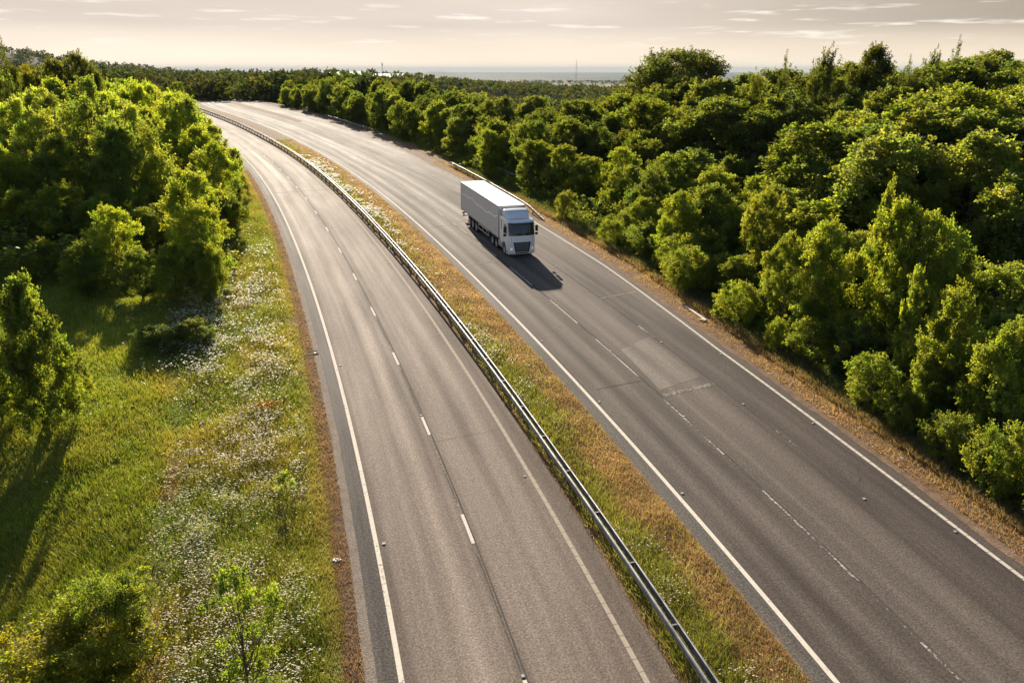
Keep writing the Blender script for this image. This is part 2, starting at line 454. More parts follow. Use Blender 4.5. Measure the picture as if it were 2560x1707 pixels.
# ------------------------------------------------------------------ setting: strips along the road
def strip(name, d0, d1, t0, t1, m, dz=0.0, parent=None, nd=1, step=1.0, dz0=None, dz1=None, crown=0.0, jit=0.0, kind=None, label=None):
    ts = np.arange(t0, t1 + step * .5, step)
    f = np.linspace(0, 1, nd + 1)
    a = d0(ts) if callable(d0) else np.full_like(ts, d0)
    b = d1(ts) if callable(d1) else np.full_like(ts, d1)
    if jit:
        a = a + jit * (vn(ts, ts * 0, 2.3, 3) - .5) + jit * (vn(ts, ts * 0, .9, 4) - .5) * .5
        b = b + jit * (vn(ts, ts * 0, 2.1, 7) - .5) + jit * (vn(ts, ts * 0, .8, 8) - .5) * .5
    D = a[:, None] * (1 - f) + b[:, None] * f
    T = np.repeat(ts[:, None], nd + 1, 1)
    X, Y = P(D, T)
    Z = zr(Y) + dz
    if dz0 is not None:
        Z = Z + dz0 * (f == 0)[None, :]
    if dz1 is not None:
        Z = Z + dz1 * (f == 1)[None, :]
    Z = Z + crown * (1 - (2 * f - 1) ** 2)[None, :]
    rr, cc = X.shape; i = np.arange(rr * cc).reshape(rr, cc)
    F = np.stack([i[:-1, :-1], i[:-1, 1:], i[1:, 1:], i[1:, :-1]], -1).reshape(-1, 4)
    V = np.stack([X, Y, Z], -1).reshape(-1, 3)
    S = np.repeat(s_at(ts)[:, None], cc, 1)
    UV = np.stack([D, S], -1).reshape(-1, 2)
    o = link(name, fast_mesh(name, V, F, [m], uv=UV, smooth=True), parent)
    if kind: o['kind'] = kind
    if label: o['label'] = label
    return o

def dashes(name, d, ts_list, w, m, dz, parent, hl=None):
    """many short strips in one marking mesh. ts_list: (s_start, s_end) in arc metres"""
    V = []; F = []; UV = []
    for s0, s1 in ts_list:
        n = max(1, int((s1 - s0) / 1.0)); ss = np.linspace(s0, s1, n + 1); tt = t_at(ss)
        dd = d(tt)
        b = len(V)
        for q in range(n + 1):
            for sg in (-1, 1):
                x, y = P(dd[q] + sg * w / 2, tt[q]); V.append((float(x), float(y), float(zr(y)) + dz)); UV.append((dd[q] + sg * w / 2, ss[q]))
        F += [(b + 2 * q, b + 2 * q + 1, b + 2 * q + 3, b + 2 * q + 2) for q in range(n)]
    return link(name, fast_mesh(name, V, F, [m], uv=UV), parent)

def build_road():
    T0, T1 = -40, 400
    rl = strip('near_carriageway', D_TL, D_ML, T0, T1, M_ASL, 0, nd=6, crown=0, kind='structure', label='pale worn two lane carriageway left of the median', jit=.06)
    rr = strip('far_carriageway', D_MR, D_TR, T0, T1, M_ASR, 0, nd=14, kind='structure', label='dark grey carriageway right of the median, carrying the truck', jit=.08)
    # chipped margins
    strip('margin', lambda t: D_TL(t) + .03, lambda t: D_L1(t) - .08, T0, T1, M_SHO, .004, rl, jit=.04)
    strip('margin', lambda t: D_MR(t) + .02, lambda t: D_L4(t) - .08, T0, T1, M_SHO, .004, rr, jit=.05)
    w = .075
    def ln(name, D, wd, m, dz, par, a=T0, b=T1, off=0.0):
        return strip(name, lambda t: D(t) + off - wd / 2, lambda t: D(t) + off + wd / 2, a, b, m, dz, par)
    ln('edge_line', D_L1, .17, M_WHITE, .008, rl)
    ln('edge_line', D_L3, .17, M_RIB, .008, rl)
    ln('edge_line', D_L4, .18, M_WHITE, .008, rr)
    ln('edge_line', D_L7, .17, M_RIBW, .008, rr, T0, 84)
    ln('edge_line', lambda t: D_L7(t), .15, M_WORN, .008, rr, 84, T1)
    # lane line, near carriageway: 2 m marks every 9 m with worn joint between
    s0 = float(s_at(26.1))
    ks = range(-7, 42)
    dashes('lane_line', D_L2, [(s0 + 9 * k, s0 + 9 * k + 2.0) for k in ks], .13, M_WHITE, .0085, rl)
    dashes('worn_line', lambda t: D_L2(t) - .02, [(s0 + 9 * k + 2.4, s0 + 9 * k + 8.2) for k in ks if k < 3], .05, M_THIN, .0065, rl)
    ln('tar_joint', D_L2, .06, M_TAR, .005, rl, -20, 130, .09)
    s0 = float(s_at(55.0))
    dashes('lane_line', D_L5, [(s0 + 9 * k, s0 + 9 * k + 6.0) for k in range(-12, -1)], .10, M_WORN, .0085, rr)
    dashes('lane_line', D_L5, [(s0 + 9 * k, s0 + 9 * k + 5.2) for k in range(-1, 3)], .11, M_FADE, .0085, rr)
    dashes('lane_line', D_L5, [(s0 + 9 * k, s0 + 9 * k + 3.5) for k in range(3, 36)], .12, M_FADE, .0085, rr)
    dashes('worn_line', lambda t: D_L5(t), [(s0 + 9 * k + 6.2, s0 + 9 * k + 8.8) for k in range(-12, 0)], .07, M_THIN, .0065, rr)
    ln('tar_joint', D_L5, .10, M_TAR, .005, rr, -20, 70, .10)
    s0 = float(s_at(42.0))
    dashes('lane_line', D_L6, [(s0 - 13.6, s0 - 12.0), (s0 + .8, s0 + 3), (s0 - 40, s0 - 38)], .11, M_WORN, .0085, rr)
    ln('tar_joint', D_L6, .06, M_TAR, .005, rr, 20, 110, .02)
    # slip road: hatched nose, solid edges, broken divider
    ln('gore_edge_line', D_L6, .14, M_FADE, .0085, rr, 112, T1)
    ln('gore_edge_line', D_L9, .14, M_FADE, .0085, rr, 118, T1)
    V = []; F = []; UV = []
    for k in range(26):
        t = 123 + k * 2.6
        a, b = float(D_L6(t)) + .25, float(D_L9(t + 1.2)) - .25
        if b - a < .2: continue
        bq = len(V)
        for dd, tt in ((a, t), (a, t + .28), (b, t + 1.48), (b, t + 1.2)):
            x, y = P(dd, tt); V.append((float(x), float(y), float(zr(y)) + .009)); UV.append((dd, tt))
        F.append((bq, bq + 3, bq + 2, bq + 1))
    link('hatching', fast_mesh('hatching', V, F, [M_FADE], uv=UV), rr)
    s0 = float(s_at(98))
    dashes('slip_lane_line', D_DS, [(s0 + 6 * k, s0 + 6 * k + 4.0) for k in range(0, 40)], .10, M_FADE, .0085, rr)
    # grass wedge between slip road and main line
    strip('grass_wedge', lambda t: D_L6(t) + .5, lambda t: D_L9(t) - .5, 190, T1, M_DIRTR, .05, nd=2, dz0=-.06, dz1=-.06, kind='structure', label='dry grass wedge between the slip road and the main carriageway')
    # repair patch and pale joints across the lanes
    def quad(name, pts, m, dz, par):
        V = []; UV = []
        A, B, C_, D_ = pts
        n = 10; nn = 4
        for i in range(n + 1):
            for j in range(nn + 1):
                f, h = i / n, j / nn
                d = (A[0] * (1 - h) + B[0] * h) * (1 - f) + (D_[0] * (1 - h) + C_[0] * h) * f
                t = (A[1] * (1 - h) + B[1] * h) * (1 - f) + (D_[1] * (1 - h) + C_[1] * h) * f
                x, y = P(d, t); V.append((float(x), float(y), float(zr(y)) + dz)); UV.append((d, t))
        F = [(i * (nn + 1) + j, i * (nn + 1) + j + 1, (i + 1) * (nn + 1) + j + 1, (i + 1) * (nn + 1) + j) for i in range(n) for j in range(nn)]
        return link(name, fast_mesh(name, V, F, [m], uv=UV), par)
    patch = asphalt('repair_patch', (.095, .08, .066), (.33, .275, .225), [(9.2, .2), (9.9, .95), (10.7, .3), (11.6, .95), (12.4, .35)], 9.2, 12.4, .75)
    quad('repair_patch', [(9.5, 36.0), (12.6, 36.9), (12.5, 42.9), (9.9, 41.6)], patch, .0045, rr)
    for a, b, t, wd in ((9.4, 12.8, 35.2, .35), (5.9, 8.9, 61.6, .16), (13.1, 16.0, 50.6, .14), (5.9, 8.9, 75.5, .12), (9.6, 12.5, 77.0, .12), (7.0, 8.6, 46, .06)):
        quad('pale_joint', [(a, t), (b, t + .5), (b, t + .5 + wd), (a, t + wd)], M_JOINT, .006, rr)
    for a, b, t, wd in ((-3.5, -.1, 34.0, .012), (6.2, 9.0, 37.0, .06), (-7, 0, 100, .08)):
        quad('dark_joint', [(a, t), (b, t + .3), (b, t + .3 + wd), (a, t + wd)], M_TAR, .006, rl if b <= 0 else rr)
    # cracks: thin wandering dark lines
    for (d0, t0, ln_, sd) in ((13.6, 47.5, 3.0, 1), (13.2, 50.0, 2.5, 2), (14.0, 33.5, 5, 3), (13.3, 25.5, 3, 5), (14.9, 60, 3, 7), (14.3, 80, 4, 9)):
        rr_ = random.Random(sd); n = 26; d, t = d0, t0; c1 = []
        for i in range(n):
            c1.append((d, t)); d += rr_.uniform(-.12, .12) + (.05 if sd % 2 else -.04); t += ln_ / n
        V = []; F = []; UV = []
        for i, (d, t) in enumerate(c1):
            wd = .008 + .018 * rr_.random()
            for sg in (-1, 1):
                x, y = P(d + sg * wd, t); V.append((float(x), float(y), float(zr(y)) + .0055)); UV.append((d, t))
        F = [(2 * i, 2 * i + 1, 2 * i + 3, 2 * i + 2) for i in range(n - 1)]
        link('crack', fast_mesh('crack', V, F, [mcrack], uv=UV), rr if d0 > 2 else rl)
    # verge strips
    strip('channel_kerb', lambda t: D_TL(t) - .34, lambda t: D_TL(t) + .06, T0, T1, M_KERB, .022, kind='structure', jit=.05, label='pale concrete channel along the edge of the pale carriageway')
    strip('dirt_verge', D_GL, lambda t: D_TL(t) - .28, T0, T1, M_DIRT, .03, nd=3, dz0=-.03, kind='structure', jit=.12, label='reddish bare soil strip beside the pale carriageway')
    strip('dry_verge', lambda t: D_TR(t) - .22, D_GR, T0, T1, M_DIRTR, .015, nd=3, dz1=-.02, kind='structure', jit=.2, label='strip of orange dry grass and soil right of the dark carriageway')
    strip('median', lambda t: D_ML(t) - .03, lambda t: D_MR(t) + .04, T0, T1, M_DIRTR, .012, nd=8, crown=.12, kind='structure', jit=.14, label='raised dry grass median between the two carriageways')

mcrack = mat('crack_tar', (.04, .036, .033), .9)

# ------------------------------------------------------------------ grass and flowers
def blades(name, x, y, z, h, w, col, label):
    n = len(x)
    th = rg.random(n) * 2 * np.pi
    dx, dy = np.cos(th) * w / 2, np.sin(th) * w / 2
    ln_ = rg.normal(0, .6, (n, 2)) * h[:, None]
    V = np.empty((n, 3, 3), np.float32)
    V[:, 0] = np.stack([x - dx, y - dy, z - .03], -1); V[:, 1] = np.stack([x + dx, y + dy, z - .03], -1)
    V[:, 2] = np.stack([x + ln_[:, 0], y + ln_[:, 1], z + h], -1)
    C = np.repeat(col[:, None, :], 3, 1)
    F = np.arange(n * 3).reshape(n, 3)
    o = link(name, fast_mesh(name, V.reshape(-1, 3), F, [M_GRASS], col=C.reshape(-1, 3)))
    tag(o, label, kind='stuff'); return o

def discs(name, x, y, z, r, label, parent=None, m=None, col2=None):
    """flower heads: six petals' outline facing a little off vertical, small raised centre"""
    n = len(x)
    tx, ty = rg.normal(-.08, .3, n), rg.normal(.55, .3, n)
    nv = np.stack([tx, ty, np.ones(n)], -1); nv /= np.linalg.norm(nv, axis=1)[:, None]
    a = np.cross(nv, np.array([0, 1.0, 0])); a /= np.linalg.norm(a, axis=1)[:, None]; b = np.cross(nv, a)
    k = np.arange(6) * np.pi / 3
    P0 = np.stack([x, y, z], -1)
    ring = P0[:, None, :] + r[:, None, None] * (np.cos(k)[None, :, None] * a[:, None, :] + np.sin(k)[None, :, None] * b[:, None, :])
    cen = P0[:, None, :] + nv[:, None, :] * .006 + .35 * r[:, None, None] * (np.cos(k)[None, :, None] * a[:, None, :] + np.sin(k)[None, :, None] * b[:, None, :])
    V = np.concatenate([ring.reshape(-1, 3), cen.reshape(-1, 3)])
    F = np.arange(n * 12).reshape(-1, 6)
    mi = np.repeat([0, 1], n)
    o = link(name, fast_mesh(name, V, F, m, mi=mi)); tag(o, label, kind='stuff'); return o

def build_grass():
    # left verge and bank
    N = 2600000
    y = 11 + 68 * rg.random(N) ** 1.5; x = XL(y) + .1 - 42 * rg.random(N) ** 1.15
    r = np.sqrt(x * x + y * y + 200)
    keep = (np.abs(x) < .80 * y + 6) & (rg.random(N) < np.clip((27 / r) ** 2, 0, 1) * np.clip(-.1 + fbm(x, y, .9, 30) * 1.9, 0.15, 1))
    x, y, r = x[keep], y[keep], r[keep]
    # verge strip along the far part
    n2 = 90000
    t2 = 60 + 90 * rg.random(n2); d2 = D_GL(t2) - 5.0 * rg.random(n2)
    x2, y2 = P(d2, t2)
    x = np.concatenate([x, x2]); y = np.concatenate([y, y2]); r = np.sqrt(x * x + y * y + 200)
    c = gcol(x, y) * (.75 + .5 * rg.random((len(x), 1)))
    dl = XL(y) - x
    tall = fbm(x, y, 2.2, 31)
    h = (.08 + .34 * tall) * np.where(np.abs(dl - path_d(y)) < .45, .35, 1) * (.45 + .9 * rg.random(len(x))) * (.35 + .65 * sm(dl, 0, 1.2))
    w = np.maximum(.018, r * .0009)
    straw = rg.random(len(x)) < .07 + .14 * sm(6 - dl, -4, 3)
    c[straw] = np.array([.26, .20, .085]) * (.7 + .6 * rg.random((straw.sum(), 1)))
    print('left grass', len(x))
    blades('grass', x, y, terrain(x, y), h, w, c, 'tall green and yellow grass on the left bank beside the pale carriageway')
    # median
    N = 420000
    t = 8 + 150 * rg.random(N) ** 1.9; f = rg.random(N)
    d0 = D_ML(t) + .05; d1 = D_MR(t) - .02
    d = d0 + (d1 - d0) * f; x, y = P(d, t)
    r = np.sqrt(x * x + y * y + 200)
    keep = rg.random(N) < np.clip((30 / r) ** 1.5, 0, 1)
    t, d, x, y, r, f = t[keep], d[keep], x[keep], y[keep], r[keep], f[keep]
    gk = median_green(d, t, x, y)
    dry = np.array([.29, .195, .11]); dryb = np.array([.20, .13, .08]); grn = np.array([.115, .15, .025]); yl = np.array([.21, .18, .045])
    n1 = fbm(x, y, 1.5, 40)[:, None]; n2 = rg.random((len(x), 1))
    cd = dry * (1 - n1) + dryb * n1 + .05 * (n2 - .5); cg = grn * (1 - n2) + yl * n2
    g = (gk[:, None] > rg.random((len(x), 1)))
    c = np.where(g, cg, cd) * (.75 + .5 * rg.random((len(x), 1))) * (.55 + .9 * fbm(x, y, 1.3, 43))[:, None]
    h = np.where(g[:, 0], .20 + .32 * fbm(x, y, 1.7, 41), .05 + .14 * n1[:, 0]) * (.6 + .7 * rg.random(len(x)))
    h *= .4 + .6 * np.minimum(sm(d - D_ML(t), 0, .35), sm(D_MR(t) - d, 0, .3))
    z = zr(y) + .012 + .12 * (1 - (2 * f - 1) ** 2)
    print('median grass', len(x))
    blades('grass', x, y, z, h, np.maximum(.018, r * .0010), c, 'orange dry grass with green tufts on the median strip')
    # short straw on the dirt strips
    N = 150000
    t = 10 + 110 * rg.random(N) ** 1.6; side = rg.random(N) < .45
    f = rg.random(N)
    d = np.where(side, D_GL(t) + (D_TL(t) - .3 - D_GL(t)) * f ** 1.3, D_GR(t) + .6 - (D_GR(t) + .4 - D_TR(t)) * f ** 1.2)
    x, y = P(d, t); r = np.sqrt(x * x + y * y + 200)
    keep = rg.random(N) < np.clip((34 / r) ** 1.5, 0, 1)
    x, y, r, side, f = x[keep], y[keep], r[keep], side[keep], f[keep]
    n1 = fbm(x, y, 1.1, 50)[:, None]
    c = np.where(side[:, None], np.array([.20, .13, .095]), np.array([.27, .175, .10])) * (.55 + .7 * n1) * (.7 + .6 * rg.random((len(x), 1)))
    gk = rg.random(len(x)) < .06; c[gk] = [.09, .12, .03]
    blades('grass', x, y, zr(y) + .02, (.03 + .10 * n1[:, 0]) * (.5 + rg.random(len(x))), np.maximum(.016, r * .0009), c, 'short straw grass on the bare verges beside both carriageways')
    # taller fringe at the foot of the right shrubs
    N = 60000
    t = 14 + 100 * rg.random(N) ** 1.4; d = D_GR(t) + .1 + 2.6 * rg.random(N) ** 1.2
    x, y = P(d, t); r = np.sqrt(x * x + y * y + 200); dd = d - D_GR(t)
    kk = sm(dd, .2, 1.4)[:, None]
    c = (np.array([.17, .12, .06]) * (1 - kk) + np.array([.07, .085, .02]) * kk) * (.6 + .7 * rg.random((N, 1)))
    blades('grass', x, y, terrain(x, y), (.15 + .35 * fbm(x, y, 1.5, 52)) * (.5 + .8 * rg.random(N)), np.maximum(.02, r * .0010), c, 'rough grass along the foot of the shrubs right of the dark carriageway')

def median_green(d, t, x, y):
    f = (d - D_ML(t)) / (D_MR(t) - D_ML(t))
    along = np.interp(t, [5, 14, 21, 24, 27, 31, 36, 40, 44, 46, 50, 60, 72, 80, 95, 110, 130, 200], [.85, .8, .75, .6, .3, .4, .7, .75, .7, .3, .10, .08, .25, .4, .4, .45, .4, .3])
    edge = np.interp(f + .12 * (vn(x, y, 2.2, 61) - .5), [0, .08, .16, .38, .5, .6, 1], [.15, .35, .9, .9, .35, .08, .03])
    return np.clip(along * edge * (.3 + 1.4 * fbm(x, y, 1.8, 60)), 0, 1)

def build_flowers():
    mw = mat('petal_white', (.93, .90, .80), .7, spec=.2); my = mat('flower_centre_yellow', (.55, .36, .03), .8)
    g = NG(mw); t = g.n('ShaderNodeBsdfTranslucent'); t.inputs[0].default_value = (.85, .82, .7, 1)
    mx = g.n('ShaderNodeMixShader'); mx.inputs[0].default_value = .55
    g.l(g.b.outputs[0], mx.inputs[1]); g.l(t.outputs[0], mx.inputs[2]); g.l(mx.outputs[0], g.out.inputs['Surface'])
    N = 230000
    y = 12 + 66 * rg.random(N) ** 1.25; dl = .6 + 13.5 * rg.random(N)
    x = XL(y) - dl
    env = np.interp(dl / path_d(y), [0, .12, .3, .8, .97, 1.1, 1.6], [.12, .5, 1, 1, .5, .05, .01])
    cl = sm(fbm(x, y, 4.2, 170), .33, .60) * sm(fbm(x, y, .9, 71), .32, .68)
    yy = np.interp(y, [10, 15, 18, 32, 42, 50, 60, 75, 80], [.3, .75, 1, .95, .55, .4, .16, .08, .05])
    keep = rg.random(N) < env * (cl * .8 + .05) * yy * .95
    x, y, dl = x[keep], y[keep], dl[keep]
    print('daisies', len(x))
    z = terrain(x, y) + .32 + .30 * rg.random(len(x))
    rr = np.sqrt(x * x + y * y + 200)
    discs('daisies', x, y, z, np.maximum(.030, rr * .00092) * (.7 + .6 * rg.random(len(x))), 'white daisies scattered through the grass of the left bank', m=[mw, my])
    N = 60000
    t = 10 + 125 * rg.random(N) ** 1.5; f = .12 + .62 * rg.random(N); d = D_ML(t) + (D_MR(t) - D_ML(t)) * f
    x, y = P(d, t)
    gk = median_green(d, t, x, y) * sm(fbm(x, y, 2.6, 72), .36, .58) * sm(fbm(x, y, .7, 73), .3, .6)
    keep = rg.random(N) < gk * np.interp(t, [10, 15, 22, 30, 45, 70, 140], [.8, .9, .5, .3, .7, .7, .5])
    x, y, f = x[keep], y[keep], f[keep]
    rr = np.sqrt(x * x + y * y + 200)
    discs('daisies', x, y, zr(y) + .36 + .2 * rg.random(len(x)), np.maximum(.030, rr * .00092) * (.7 + .6 * rg.random(len(x))), 'clumps of white daisies on the median beside the guardrail', m=[mw, my])
    # pale blossom on the dark ground among the right hand shrubs
    N = 9000
    hx, hy = hit(2310 * 1.08844, 640 * 1.08844)
    x = hx + rg.normal(0, 4.5, N); y = hy + rg.normal(0, 5, N)
    k = fbm(x, y, 2, 75) > .5; x, y = x[k], y[k]
    discs('daisies', x, y, terrain(x, y) + .5 + .4 * rg.random(len(x)), np.full(len(x), .05), 'faint white blossom on the shaded ground behind the right shrubs', m=[mw, my])
    # an orange patch in the meadow
    hx, hy = hit(674, 1030); n = 220
    mo = mat('petal_orange', (.75, .28, .02), .7)
    x = hx + rg.normal(0, .45, n); y = hy + rg.normal(0, .25, n)
    discs('orange_flowers', x, y, terrain(x, y) + .35 + .15 * rg.random(n), np.full(n, .045), 'small patch of orange flowers in the daisy meadow', m=[mo, mo])

# ------------------------------------------------------------------ trees
def crown_arrays(rs, H, Rr, base, ncl, nleaf, ls, prof, zst=1.15, up=.35, rcl=(.2, .36), spread=.85, twigs=12, col=(1, 1, 1), flat=0.0, tlr=(.5, 1.45)):
    """a crown as leaf sprays: clumps on an uneven envelope, twigs in each clump, leaves along the twigs"""
    u = rs.random(ncl) ** .85
    ang = rs.random(ncl) * 2 * np.pi
    lob = 1 + .34 * np.sin(ang * 2 + rs.random() * 6) * np.sin(u * 6 + rs.random() * 6) + .2 * np.sin(ang * 3 + rs.random() * 6) * np.sin(u * 11 + rs.random() * 6)
    R_ = Rr * np.interp(u, np.linspace(0, 1, len(prof)), prof) * lob
    rad = R_ * (1 - .62 * rs.random(ncl) ** 1.5) * spread
    c = np.stack([np.cos(ang) * rad, np.sin(ang) * rad, base + (H - base) * u * .93], -1)
    c[0] = (0, 0, H * .93)
    rc = Rr * rs.uniform(rcl[0], rcl[1], ncl) * np.interp(u, [0, .8, 1], [1, .95, .62])
    ctint = rs.uniform(.72, 1.28, (ncl, 1)) * np.stack([rs.uniform(.88, 1.16, ncl), np.ones(ncl), rs.uniform(.7, 1.2, ncl)], -1)
    td = rs.normal(0, 1, (ncl, twigs, 3)); td[..., 2] = td[..., 2] * .8 + up * 1.6
    out = c.copy(); out[:, 2] = 0; out /= (np.linalg.norm(out, axis=1)[:, None] + .3)
    td += out[:, None, :] * .7
    td /= np.linalg.norm(td, axis=2)[..., None]
    tl = rs.uniform(tlr[0], tlr[1], (ncl, twigs))
    wts = rc ** 2; ci = rs.choice(ncl, nleaf, p=wts / wts.sum()); ti = rs.integers(0, twigs, nleaf)
    T = td[ci, ti]; L = (rc[ci] * tl[ci, ti])
    q = rs.random(nleaf) ** .6
    pos = c[ci] + T * (L * q)[:, None] * np.array([1, 1, zst]) + rs.normal(0, 1, (nleaf, 3)) * (rc[ci] * (.09 + .16 * (1 - q)))[:, None]
    pos[:, 2] = np.maximum(pos[:, 2], .12)
    ax = rs.normal(0, .8, (nleaf, 3)) + T * .7; ax /= np.linalg.norm(ax, axis=1)[:, None]
    nn = rs.normal(0, .75, (nleaf, 3)); nn[:, 2] += .75 + flat
    wd = np.cross(ax, nn); wd /= (np.linalg.norm(wd, axis=1)[:, None] + 1e-6)
    s = ls * rs.uniform(.65, 1.35, nleaf)[:, None]
    V = np.stack([pos, pos + ax * s * .5 + wd * s * .34, pos + ax * s, pos + ax * s * .5 - wd * s * .34], 1).reshape(-1, 3)
    C = ctint[ci] * rs.uniform(.8, 1.2, (nleaf, 1)) * np.array(col)
    C = np.repeat(C[:, None, :], 4, 1).reshape(-1, 3)
    F = np.arange(nleaf * 4).reshape(-1, 4)
    return V, F, C, c

def trunk_mesh(rs, H, base, r0, cen, nl=12, stems=1):
    mb = MB()
    for k in range(stems):
        a = rs.random() * 6.28; sp = .0 if stems == 1 else H * .12
        pts = [(math.cos(a) * sp * f + rs.normal(0, .02) * H * f * .4, math.sin(a) * sp * f + rs.normal(0, .02) * H * f * .4, -.3 + (H * .86 + .3) * f) for f in (0, .2, .42, .65, .85, 1)]
        pts[0] = (0, 0, -.4)
        mb.tube(pts, [r0 * 1.15, r0 * .85, r0 * .62, r0 * .42, r0 * .25, r0 * .08], 7)
    idx = rs.permutation(len(cen))[:nl]
    for i in idx:
        e = Vector(cen[i]); s_ = Vector((0, 0, max(base * .6, min(e.z * .62, H * .7))))
        m_ = s_.lerp(e, .5); m_.z -= .06 * (e - s_).length
        mb.tube([s_, m_, e], [r0 * .32, r0 * .2, r0 * .05], 5, cap=False)
    return mb

OVAL = [.35, .75, .97, 1.0, .95, .82, .6, .25]
CONE = [.75, 1.0, .98, .88, .74, .56, .38, .14]
DOME = [.55, .9, 1.0, 1.0, .97, .9, .75, .45]
POPL = [.5, .85, 1.0, .98, .9, .8, .6, .3]
PROTO = {}
def make_proto(key, kind, seed, H, Rr, base, ncl, nleaf, ls, prof, r0, **k):
    rs = np.random.default_rng(seed)
    nl = k.pop('limbs', 12); stems = k.pop('stems', 1)
    V, F, C, cen = crown_arrays(rs, H, Rr, base, ncl, nleaf, ls, prof, **k)
    cm = fast_mesh('crown', V, F, [M_LEAF], col=C)
    t = trunk_mesh(rs, H, base, r0, cen, nl, stems)
    me = bpy.data.meshes.new('trunk'); me.from_pydata([tuple(map(float, q)) for q in t.v], [], t.f); me.materials.append(M_BARK)
    for p_ in me.polygons: p_.use_smooth = True
    me.update()
    H = float(V[:, 2].max()); Rr = float(np.percentile(np.hypot(V[:, 0], V[:, 1]), 97)) / 1.075
    PROTO[key] = (kind, H, Rr, cm, me)

def protos():
    # near, finely leaved
    for i in range(5):
        make_proto('near%d' % i, 'tree', 100 + i, 8.0, 2.6, .6, 120, 40000, .128, OVAL, .14, zst=1.3, up=.6, rcl=(.10, .32), twigs=12)
    for i in range(3):
        make_proto('bush%d' % i, 'bush', 120 + i, 4.0, 2.0, .1, 90, 18000, .115, DOME, .07, zst=1.35, up=.6, rcl=(.12, .34), stems=3)
    for i in range(2):
        make_proto('fine%d' % i, 'bush', 128 + i, 4.0, 2.2, .1, 110, 60000, .075, DOME, .06, zst=1.25, up=.5, rcl=(.16, .32), stems=3)
    make_proto('cone0', 'tree', 130, 7.5, 2.7, .5, 130, 40000, .15, CONE, .15, zst=1.15, up=.3, rcl=(.16, .28))
    for i in range(2):
        make_proto('shoot%d' % i, 'tree', 135 + i, 9.0, 1.6, .6, 60, 15000, .17, POPL, .10, zst=1.35, up=.7, rcl=(.22, .5), twigs=8)
    # middle distance
    for i in range(6):
        make_proto('mid%d' % i, 'tree', 150 + i, 10.0, 3.4, .5, 130, 36000, .185, OVAL if i % 2 else DOME, .2, zst=1.15, up=.45, rcl=(.10, .32), twigs=12)
    for i in range(2):
        make_proto('open%d' % i, 'tree', 165 + i, 12.0, 2.9, 1.2, 75, 24000, .16, POPL, .2, zst=1.5, up=.5, rcl=(.16, .30), limbs=26)
    for i in range(2):
        make_proto('spike%d' % i, 'tree', 175 + i, 11.0, 2.6, 1.0, 46, 14000, .18, POPL, .16, zst=2.0, up=1.1, rcl=(.2, .5), twigs=5)
    make_proto('dome0', 'tree', 180, 12.0, 7.2, 3.0, 190, 46000, .23, [.75, .95, 1.0, .98, .92, .8, .62, .35], .4, zst=.8, up=.15, rcl=(.12, .22), flat=.3, limbs=40)
    make_proto('sap0', 'tree', 190, 6.5, 1.5, 2.5, 24, 5200, .095, OVAL, .07, zst=1.0, up=.25, rcl=(.16, .32), limbs=20)
    make_proto('sap1', 'tree', 191, 1.8, .45, .5, 12, 500, .12, OVAL, .02, zst=1.2, up=.5, rcl=(.3, .5), limbs=5)
    # beyond 120 m
    for i in range(4):
        make_proto('back%d' % i, 'tree', 200 + i, 10.0, 3.8, .2, 140, 17000, .29, DOME if i % 2 else OVAL, .25, zst=1.2, up=.4, rcl=(.10, .27))

TREES = []      # (object, row key, look words, x, y, z_top)
def plant(key, x, y, h, wd, color, row=None, look=None, name=None, label=None, group=None, rz=None):
    kind, H, Rr, cm, tm = PROTO[key]
    nm = name or ('shrub' if kind == 'bush' else 'tree')
    e = empty(nm, (x, y, gz(x, y) - .05), random.random() * 6.28 if rz is None else rz)
    e.scale = (wd / (2.15 * Rr), wd / (2.15 * Rr), h / H)
    c = bpy.data.objects.new('crown', cm); COL.objects.link(c); c.parent = e
    c.color = (*color, 1)
    t = bpy.data.objects.new('trunk' if kind != 'bush' else 'stem', tm); COL.objects.link(t); t.parent = e
    e['category'] = 'shrub' if nm == 'shrub' else 'tree'
    if label: e['label'] = label
    if group: e['group'] = group
    TREES.append([e, row, look, x, y, h])
    return e

def lm(key, u, vtop, vbase, wpx, color, label, name=None, y=None, dk=0):
    """a tree noted in the photograph (places in the 2352 px wide view): stands where its foot stands"""
    k = 1.08844
    if y is None:
        x, y = hit(u * k, vbase * k)
    else:
        a, b, c = ray(u * k, vtop * k); x = a / b * y
        while x > 0 and y < 110 and x - float(XR(y)) < 3.9:
            y += .5; x = a / b * y
            if y > 130: break
    a, b, c = ray(u * k, vtop * k)
    ztop = CAM_Z + c / b * y
    h = ztop - gz(x, y)
    if 0 < x and y < 75 and x - float(XR(y)) < 1.5: x = float(XR(y)) + 1.5
    dep = y * CT - (ztop - CAM_Z) * ST
    wd = wpx * k * dep / FPX
    if key[:4] in ('near', 'mid0', 'mid1', 'mid3', 'open'): wd = max(wd, .46 * h)
    return plant(key, x, y, h, wd, color, None, None, name, label)

BR = (1.28, 1.26, 1.0); YG = (1.32, 1.27, .85); MG = (1.0, 1.0, 1.0); DK = (.62, .66, .75); OR = (1.5, 1.22, .6); GRY = (1.05, 1.0, 1.5); DD = (.5, .48, .5)

